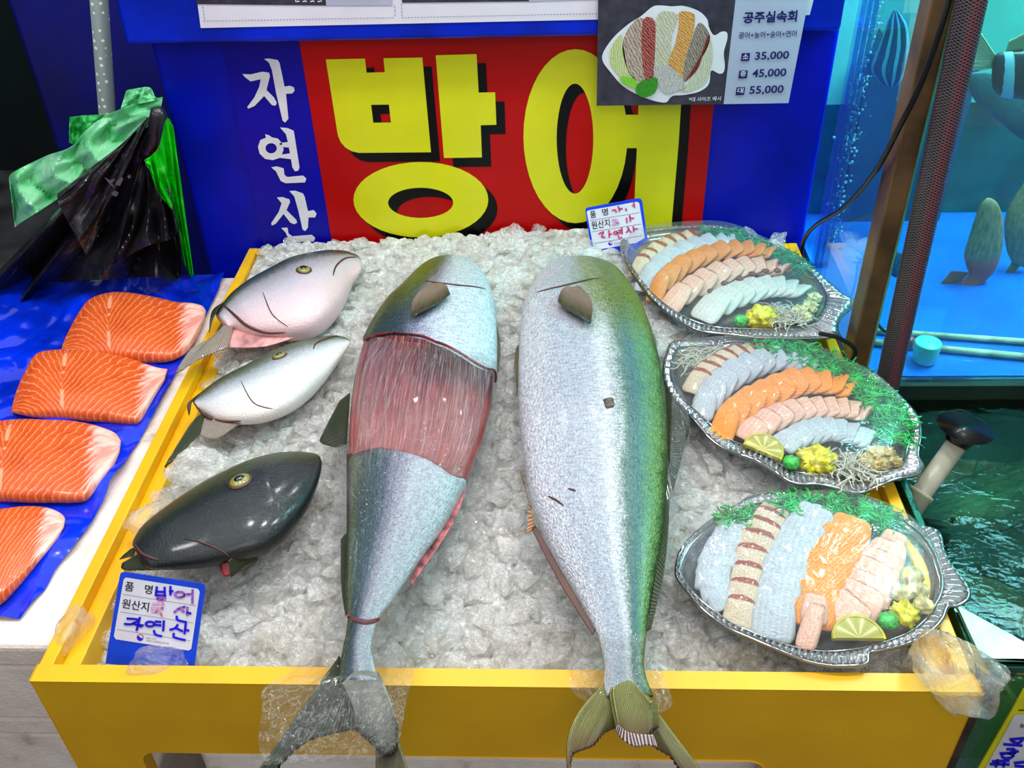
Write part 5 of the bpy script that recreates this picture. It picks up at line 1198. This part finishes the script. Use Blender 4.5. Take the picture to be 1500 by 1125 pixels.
# sticks, cup, hose, cables
M['stick'] = plain('pale plastic pipe', (214, 190, 158), .4, var=.15, vs=40)
for i, (a, b, r, lb) in enumerate([((1262, 483), (1540, 503), .0042, 'thin pale pipe lying on the tank floor, the farther of the pair'), ((1258, 499), (1540, 526), .0048, 'thin pale pipe lying on the tank floor, the nearer of the pair')]):
    o = MB().tube([at(*a, z=zf+.006), at(*b, z=zf+.006)], r, 12).build('plastic_pipe', M['stick'], None, True); tag(o, lb, 'pipe')
M['cup'] = plain('pale cyan plastic', (120, 220, 222), .35, var=.05)
c_ = at(1353, 527, z=zf+.002); o = MB().grid([[c_+Vector((r*math.cos(a), r*math.sin(a), h)) for a in [2*PI*k/28 for k in range(28)]] for r, h in ((.001, 0), (.0150, 0), (.0155, .002), (.0175, .028), (.0165, .0295), (.001, .0295))], True).build('plastic_cup', M['cup'], None, True); tag(o, 'pale cyan plastic cap standing on the tank floor in front of the pipes', 'cap')
M['coral'] = plain('coral red plastic', (220, 96, 100), .4)
c_ = at(1333, 502, z=zf+.010); o = MB().ball(c_, .009, 10, (.7, .7, 1.2), .3, 2).build('pipe_joint', M['coral'], None, True); tag(o, 'coral red joint between the pale pipes behind the hose', 'joint')
def hosem():
    s = NT('braided red black hose'); uv = s.n('ShaderNodeUVMap').outputs[0]; sp = s.n('ShaderNodeSeparateXYZ', {0: uv}); U, V = sp.outputs[0], sp.outputs[1]
    a = s.math('SINE', s.math('MULTIPLY', s.math('ADD', s.math('MULTIPLY', V, 190), s.math('MULTIPLY', U, 14)), 6.28)); b = s.math('SINE', s.math('MULTIPLY', s.math('SUBTRACT', s.math('MULTIPLY', V, 190), s.math('MULTIPLY', U, 14)), 6.28))
    m = s.math('MAXIMUM', a, b); st = s.math('SINE', s.math('MULTIPLY', U, 6.28*3))
    base = s.mix(s.ramp(st, [(.2, (0, 0, 0, 1)), (.9, (1, 1, 1, 1))]), (48, 14, 22), (150, 30, 46))
    c = s.mix(s.ramp(m, [(.8, (0, 0, 0, 1)), (.97, (1, 1, 1, 1))]), base, (120, 116, 126)); c = s.mix(s.ramp(m, [(.1, (1, 1, 1, 1)), (.5, (0, 0, 0, 1))]), c, (12, 10, 14))
    return s.fin(s.pbr(c, .3, 0, s.bump(m, .4, .001), .3))
M['hose'] = hosem()
h0 = at(1300, 562, Y=1.0); h1 = at(1437, -60, Y=1.0); n_ = 24; m_ = 30
P_ = [h0+(h1-h0)*(i/(m_-1))*1.0 for i in range(-6, m_)]
rows = [[p_+Vector((.0152*math.cos(2*PI*k/n_), .0152*math.sin(2*PI*k/n_), 0)) for k in range(n_+1)] for p_ in P_]
g_ = MB().grid(rows); o = g_.build('braided_hose', M['hose'], None, True, uvs=[(k/n_, i/len(P_)) for i in range(len(P_)) for k in range(n_+1)]); tag(o, 'thick braided dark red hose running down in front of the fish tanks', 'hose')
M['cable'] = plain('black rubber cable', (10, 12, 14), .35)
def cable(pts, r, label, nm='black_cable'):
    q = [Vector(v) for v in spline([tuple(at(a, b, Y=c)) for a, b, c in pts], 50)]
    o = MB().tube(q, r, 10).build(nm, M['cable'], None, True); tag(o, label, 'cable')
cable([(1398, -30, .96), (1382, 30, .98), (1350, 120, .99), (1318, 185, 1.0), (1280, 255, 1.05), (1235, 305, 1.15), (1195, 330, 1.27), (1178, 352, 1.32), (1172, 385, 1.335)], .0032, 'black cable sagging from the top across the brown post to the tray corner')
cable([(1392, 20, 1.06), (1375, 95, 1.07), (1345, 190, 1.08), (1328, 238, 1.09)], .0025, 'short black cable hanging inside the upper tank')
cable([(1272, 420, 1.2), (1276, 455, 1.16), (1292, 482, 1.12), (1312, 492, 1.1)], .0022, 'thin dark cable curling on the floor of the upper tank')
cable([(1200, 488, 1.0), (1228, 495, 1.0), (1249, 508, 1.0), (1252, 522, 1.0), (1240, 534, 1.0)], .0028, 'black cable loop behind the rearmost sashimi plate')
# ---------------------------------------------------------------- lower tank
BX0, BX1, BY0, BY1 = .392, 1.3, .566, 1.018
M['deep'] = plain('dark green tank inside', (6, 40, 30), .6, var=.3, vs=6)
M['edgeg'] = plain('green glass edge', (0, 74, 52), .12, var=.15, coat=.6)
lt = empty('fish_tank', ((BX0+BX1)/2, BY0, 0), 'dark open fish tank standing low beside the tray, full of water', 'fish tank')
MB().box((BX0, BY0, ZT-.46), (BX1, BY1, ZT-.45)).build('tank_floor', M['deep'], lt)
MB().box((BX0, BY1-.008, ZT-.45), (BX1, BY1, ZT-.03)).build('back_wall', M['deep'], lt)
MB().box((BX0, BY0, ZT-.45), (BX1, BY0+.008, ZT-.033)).build('front_glass', M['glass'], lt)
bevel(MB().box((BX0, BY0-.001, ZT-.033), (BX1, BY0+.009, ZT-.018)).build('glass_rim', M['edgeg'], lt), .001)
bevel(MB().box((BX0, BY0+.009, ZT-.45), (BX0+.008, BY1-.008, ZT-.018)).build('side_glass', M['edgeg'], lt), .001)
M['whiteg'] = plain('whitish frosted glass', (140, 186, 170), .15, var=.15, vs=20, coat=.5)
pr = [at(1400, 891, z=-.016), at(1500, 946, z=-.016), at(1560, 978, z=-.016), at(1560, 966, z=-.016)+Vector((0, 0, 0)), at(1438, 972, z=-.016)]
pr = [pr[0], pr[1], pr[2], Vector((pr[2].x, BY0+.004, pr[2].z)), Vector((BX0+.004, BY0+.004, pr[0].z))]
MB().prism(pr, Vector((0, 0, .005))).build('corner_brace', M['whiteg'], lt)
bevel(MB().box((BX0-.012, BY0-.012, 0), (BX0+.014, BY0-.002, ZT-.033)).build('corner_post', plain('dark brown post', (62, 48, 34), .4, var=.2), lt), .002)
MB().box((BX0-.01, BY0+.01, 0), (BX1, BY1, ZT-.462)).build('stand', M['framed'], lt)
def surfm():
    s = NT('dark water surface'); o = s.tc(); v = s.scale(o, (1, 1.6, 1))
    nb = s.bump(s.noise(v, 20, 3, .5, .6), .5, .006); nb = s.bump(s.noise(v, 90, 3, .5), .3, .003, nb)
    tr = s.n('ShaderNodeBsdfTransparent', {'Color': L4((160, 190, 150))}).outputs[0]; gs = s.n('ShaderNodeBsdfGlossy', {'Color': (1, 1, 1, 1), 'Roughness': .02, 'Normal': nb}).outputs[0]
    fr = s.n('ShaderNodeFresnel', {'IOR': 1.33, 'Normal': nb}).outputs[0]
    return s.fin(s.n('ShaderNodeMixShader', {0: fr, 1: tr, 2: gs}).outputs[0])
nx, ny = 80, 50; rows = [[Vector((BX0+.009+(BX1-BX0-.01)*i/nx, BY0+.009+(BY1-BY0-.018)*j/ny, ZT-.052+.0016*noise.noise(Vector((i*.22, j*.22, 0))))) for i in range(nx+1)] for j in range(ny+1)]
MB().grid(rows).build('water_surface', surfm(), lt, True)
kl = Crop(1320, 520, 4.689); km = Crop(1320, 740, 2.922)
livefish([((1344, 752), (1346, 756)), ((1352, 738), (1362, 768)), ((1372, 722), (1388, 777)), ((1398, 706), (1420, 779)), ((1430, 694), (1452, 777)), ((1464, 685), (1486, 768)), ((1500, 678), (1515, 755)), ((1560, 670), (1570, 735)), ((1620, 680), (1625, 715))], Pz(-.085), mott('grey green fish skin', (48, 66, 60), (84, 96, 84), (70, 84, 76), .9, .25), 'big grey fish with dark eye just under the water of the lower tank', th=(.4, .5), fins=[([(1428, 697), (1440, 692)], [(1432, 672), (1442, 684)])], eye=(1396, 762), er=.007)
livefish([((1330, 680), (1332, 700)), ((1345, 632), (1350, 712)), ((1375, 622), (1385, 712)), ((1410, 625), (1420, 708)), ((1445, 645), (1450, 700)), ((1480, 676), (1482, 690))], Pz(-.17), mott('olive flatfish skin', (90, 84, 24), (134, 124, 48), (110, 100, 40), .9), 'olive brown flatfish lying behind the grey pipe in the lower tank', th=(.2, .2))
livefish([((1325, 560), (1326, 575)), ((1345, 548), (1352, 600)), ((1390, 545), (1400, 620)), ((1440, 545), (1450, 625)), ((1490, 560), (1495, 622)), ((1540, 590), (1542, 605))], Pz(-.14), mott('dark olive skin', (36, 48, 16), (60, 70, 24), (44, 54, 18), .9), 'dark olive flatfish under the frame of the upper tank', th=(.2, .2))
livefish([((1408, 838), (1409, 842)), ((1425, 842), (1418, 862)), ((1455, 850), (1440, 890)), ((1485, 865), (1475, 910)), ((1520, 885), (1510, 930)), ((1560, 910), (1555, 935))], Pz(-.12), mott('brown mottled skin', (70, 62, 44), (104, 92, 66), (90, 60, 50), .5), 'brown mottled fish behind the white glass corner of the lower tank', th=(.3, .3))
livefish([((1428, 1030), (1427, 1048)), ((1436, 1008), (1438, 1066)), ((1452, 996), (1456, 1068)), ((1472, 1000), (1472, 1060)), ((1488, 1020), (1484, 1044)), ((1500, 1030), (1498, 1036))], PY(.62), mott('pale green brown skin', (84, 104, 66), (150, 150, 108), (120, 110, 80), .8), 'pale fish head pressed to the front glass of the lower tank', yn, (.3, .3), eye=(1473, 1014), er=.004)
M['pvc'] = plain('grey pvc', (186, 186, 164), .35, var=.05, vs=20)
M['cap'] = plain('glossy black plastic', (12, 12, 14), .3, coat=.15)
p0 = at(1338, 738, Y=.80); p1 = at(1403, 648, Y=.84); dd = (p1-p0).normalized()
pv = empty('pvc_pipe', p0, 'slanting grey plastic pipe with a black strainer cap in the lower tank', 'pipe')
MB().tube([p0-dd*.05, p1], .0115, 24).build('pipe_tube', M['pvc'], pv, True)
MB().tube([p0-dd*.05, p0+dd*.012, p0+dd*.0125, p0+dd*.0165], [.0135, .0135, .0145, .0145], 24).build('pipe_sleeve', M['pvc'], pv, True)
up_ = Vector((.12, .05, 1)).normalized()
cc = p1+dd*.004
MB().tube([cc-up_*.006, cc+up_*.002, cc+up_*.008, cc+up_*.016, cc+up_*.017, cc+up_*.0175, cc+up_*.009], [.013, .016, .018, .030, .031, .028, .020], 32).build('strainer_cap', M['cap'], pv, True)
# yellow handwritten sign on the front glass
ys = empty('price_tag', at(1480, 1110, Y=BY0-.010), 'yellow-bordered white price sign with blue writing, cut off at the bottom right corner', 'price tag')
C9 = Crop(1420, 1000, 9.0); q_ = lambda k: PY(BY0-.010-.0006*k)
M['ty'] = plain('yellow sign border', (222, 214, 10), .4, var=.04); M['tw'] = plain('white sign paper', (214, 214, 220), .4, var=.04)
MB().prism([q_(0)(*p) for p in C9([(-40, 1400), (720, 90), (1500, 120), (1500, 1400)])], Vector((0, .0015, 0))).build('sign_board', M['ty'], ys)
mb = MB(); flatpoly(mb, C9([(60, 1400), (600, 420), (1400, 420), (1400, 1400)]), q_(1)); mb.build('white_panel', M['tw'], ys)
mb = MB(); ribbon(mb, C9([(650, 366), (900, 366)]), 1.6, q_(1)); mb.build('printed_line', M['tink'], ys)
text('어', M['tink'], 'printed_text', ys, lambda a, b: q_(2)(*C9([(672+a, 612-b)])[0]), 0, 0, 70, 60, .02)
mb = MB()
for st in ([(540, 750), (720, 735)], [(560, 770), (640, 800), (700, 760)], [(460, 815), (690, 830)], [(500, 880), (600, 880), (550, 920)], [(410, 935), (600, 930)], [(640, 905), (560, 940)], E(500, 965, 80, 35), [(310, 1040), (520, 1030)], [(280, 1075), (520, 1080)], [(380, 1020), (350, 1110)], [(470, 1020), (450, 1110)], [(600, 1060), (720, 1050)], [(610, 1100), (730, 1110)]):
    ribbon(mb, C9(st), 4.2, q_(2), n=8 if len(st) > 2 else None)
mb.build('handwriting', M['penblue'], ys)
# ================================================================== cling film
def clingm(name, sc, gl=.05, diff=.05, st=.9, iso=.6, fade=False):
    s = NT(name); uv = s.n('ShaderNodeUVMap').outputs[0]; o = s.tc()
    n1 = s.noise(s.scale(uv, sc), 1, 6, .72, 1.2); n2 = s.noise(o, 90, 4, .6, .8)
    nb = s.bump(n1, st, .006); nb = s.bump(n2, .5, .004, nb)
    crest = s.math('ADD', s.math('MULTIPLY', s.crease(s.scale(uv, sc), 1.6, .028, 5, .6, .6), 1.0), s.math('MULTIPLY', s.crease(o, 34, .012, 3, 2.0, .5), iso))
    if fade:
        y_ = s.n('ShaderNodeSeparateXYZ', {0: uv}).outputs[1]
        crest = s.math('MULTIPLY', crest, s.ramp(y_, [(.34, (1, 1, 1, 1)), (.46, (.28, .28, .28, 1))]))
    tr = s.n('ShaderNodeBsdfTransparent', {'Color': (.99, .99, .99, 1)}).outputs[0]
    df = s.n('ShaderNodeBsdfDiffuse', {'Color': (.9, .92, .92, 1), 'Normal': nb}).outputs[0]
    gs = s.n('ShaderNodeBsdfGlossy', {'Color': (1, 1, 1, 1), 'Roughness': .07, 'Normal': nb}).outputs[0]
    a = s.n('ShaderNodeMixShader', {0: s.math('MINIMUM', s.math('MULTIPLY_ADD', crest, .27, diff), .8), 1: tr, 2: df}).outputs[0]
    fr = s.n('ShaderNodeFresnel', {'IOR': 1.4, 'Normal': nb}).outputs[0]
    bf = s.math('SUBTRACT', 1.0, s.math('MULTIPLY', s.n('ShaderNodeNewGeometry').outputs['Backfacing'], .8))
    return s.fin(s.n('ShaderNodeMixShader', {0: s.math('MINIMUM', s.math('MULTIPLY', s.math('ADD', fr, gl), bf), .8), 1: a, 2: gs}).outputs[0])
M['cling'] = clingm('stretched cling film', (30, 2.2, 1), .09, .01, iso=.12, fade=True)
M['cling2'] = clingm('crumpled cling film', (9, 7, 1), .10, .02, iso=.5)
def filmsheet(rows_px, zf_, mat, nm, label, nu=90, nv=60, amp=.0018, fr=16, drop=True):
    """film lying over things: rows of (left px, right px, y); height from zf_(s, k)"""
    R_ = spline(rows_px, nv); rows = []; uv = []
    for j, r_ in enumerate(R_):
        k = j/(nv-1); row = []
        for i in range(nu):
            s_ = i/(nu-1); x = r_[0]+(r_[1]-r_[0])*s_; y = r_[2]+(r_[3]-r_[2])*s_
            z_ = zf_(x, y, s_, k)+amp*abs(noise.noise(Vector((s_*fr, k*3.5, 7))))*2+amp*.5*noise.noise(Vector((s_*40, k*30, 3)))
            row.append(at(x, y, z=z_)); uv.append((s_, k))
        rows.append(row)
    o = MB().grid(rows).build(nm, mat, None, True, uvs=uv); return tag(o, label, 'cling film')
def hgt1(x, y, s_, k):
    """clearance over the first fish, settling to the ice at the sides"""
    q, nn = cast(T1, x, y, 0)
    base = at(x, y, z=.012)
    hb = (q.z-ZT+.004) if q is not None else None
    return hb
H = {}
def zmap(T, rows_px, nu, nv, floor, lift=.0035):
    R_ = spline(rows_px, nv); Z = np.zeros((nv, nu)); 
    for j, r_ in enumerate(R_):
        for i in range(nu):
            s_ = i/(nu-1); x = r_[0]+(r_[1]-r_[0])*s_; y = r_[2]+(r_[3]-r_[2])*s_
            q, nn = cast(T, x, y, 0); Z[j, i] = (q.z-ZT+lift) if q is not None else floor(y)
    for _ in range(6):
        A = np.pad(Z, 1, 'edge'); B = (A[:-2, 1:-1]+A[2:, 1:-1]+A[1:-1, :-2]+A[1:-1, 2:])/4; Z = np.maximum(Z, B*.6+Z*.4) if _ < 4 else B
        
    return Z+.0012
rp = [(545, 722, 492, 520), (536, 728, 505, 532), (520, 733, 530, 545), (504, 732, 580, 590), (494, 722, 640, 650), (492, 702, 690, 700), (492, 690, 740, 740), (488, 672, 790, 790), (484, 650, 840, 840), (476, 632, 890, 890), (462, 620, 930, 930), (440, 612, 965, 965), (415, 606, 992, 992)]
NU, NV = 90, 110
Zm = zmap(T1, rp, NU, NV, lambda y: .020 if y < 900 else .022)
filmsheet(rp, lambda x, y, s_, k: Zm[min(NV-1, round(k*(NV-1))), min(NU-1, round(s_*(NU-1)))], M['cling'], 'cling_film', 'stretched cling film over the cut yellowtail, from red flesh to tray rim', NU, NV, .0012)
rp2 = [(415, 606, 990, 990), (385, 600, 1010, 1010), (384, 594, 1040, 1035), (380, 590, 1065, 1060), (378, 584, 1085, 1085), (380, 566, 1105, 1104), (366, 550, 1122, 1112)]
filmsheet(rp2, lambda x, y, s_, k: .058-.022*k, M['cling2'], 'cling_film', 'crumpled loose end of cling film around the tail of the cut yellowtail', 80, 50, .006, 9)
rp3 = [(872, 950, 925, 930), (850, 955, 955, 955), (838, 968, 980, 980), (834, 980, 1003, 1010), (848, 985, 1022, 1032), (880, 970, 1040, 1045)]
Z3m = zmap(T2, rp3, 50, 36, lambda y: .022)
filmsheet(rp3, lambda x, y, s_, k: Z3m[min(35, round(k*35)), min(49, round(s_*49))], M['cling2'], 'cling_film', 'torn tuft of cling film around the tail stem of the whole yellowtail', 50, 36, .005, 8)
rp4 = [(985, 1000, 560, 575), (984, 1008, 600, 605), (983, 1010, 640, 640), (980, 1004, 690, 690), (974, 992, 760, 760), (968, 982, 820, 820)]
filmsheet(rp4, lambda x, y, s_, k: .040-.012*s_, M['cling2'], 'cling_film', 'shiny cling film strip beside the dark back fin of the whole yellowtail', 24, 60, .005, 5)
# ================================================================== light
def area(name, loc, target, size, power, col=(1, 1, 1), shape='DISK', spread=180):
    l = bpy.data.lights.new(name, 'AREA'); l.shape = shape; l.size = size; l.energy = power; l.color = col
    l.spread = math.radians(spread)
    o = bpy.data.objects.new(name, l); COL.objects.link(o); o.location = loc
    o.rotation_euler = (Vector(target)-Vector(loc)).to_track_quat('-Z', 'Y').to_euler(); return o
area('ceiling_lamp', (-.45, 1.02, 2.25), (-.2, .95, ZT), .14, 7)
area('ceiling_lamp', (.15, .98, 2.3), (.05, .95, ZT), .14, 8)
area('ceiling_lamp', (.75, 1.0, 2.25), (.3, .95, ZT), .14, 6)
area('ceiling_lamp', (-1.1, .75, 2.3), (-.7, 1.0, ZT), .2, 6)
area('fill_light', (.2, -.8, 2.5), (0, 1.2, ZT+.2), 1.0, 9)  # broad soft fill added above the camera, not a real fitting
for x_, y_, z_, p_ in ((-.5, 2.55, 2.3, 7), (.1, 2.6, 2.35, 7), (.7, 2.55, 2.3, 7), (-.2, 1.9, 2.4, 4), (.45, 1.95, 2.45, 4)):
    area('glint_lamp', (x_, y_, z_), (x_*.4, .95, ZT), .09, p_*.55)  # added out of view for glints on the ice and rim light
if True:
    for nm, loc, tg, sz, pw, c in (('tank_fill_light', (.85, 1.27, ZT+.88), (.85, 1.27, 0), .4, 22, (.85, 1, 1)),):  # unseen light added at the tank top to brighten the inside
        area(nm, loc, tg, sz, pw, c)
wd = bpy.data.worlds.new('world'); SC.world = wd; wd.use_nodes = True
nt = wd.node_tree; nt.nodes.clear(); bg = nt.nodes.new('ShaderNodeBackground'); wo = nt.nodes.new('ShaderNodeOutputWorld'); nt.links.new(bg.outputs[0], wo.inputs[0])
tcw = nt.nodes.new('ShaderNodeTexCoord'); sx = nt.nodes.new('ShaderNodeSeparateXYZ'); nt.links.new(tcw.outputs['Generated'], sx.inputs[0])
rw = nt.nodes.new('ShaderNodeValToRGB'); nt.links.new(sx.outputs[2], rw.inputs[0])
for e, (q, c) in zip(rw.color_ramp.elements, ((.15, (.24, .25, .27, 1)), (.75, (.85, .88, .9, 1)))): e.position = q; e.color = c
nt.links.new(rw.outputs[0], bg.inputs[0]); bg.inputs[1].default_value = .95
SC.view_settings.view_transform = 'Standard'; SC.view_settings.look = 'None'
SC.view_settings.gamma = 1; SC.view_settings.exposure = 0; SC.view_settings.use_curve_mapping = False
cy = SC.cycles; cy.max_bounces = 10; cy.diffuse_bounces = 4; cy.glossy_bounces = 4; cy.transmission_bounces = 8
cy.transparent_max_bounces = 24; cy.use_denoising = True; cy.sample_clamp_indirect = 6; cy.blur_glossy = .3
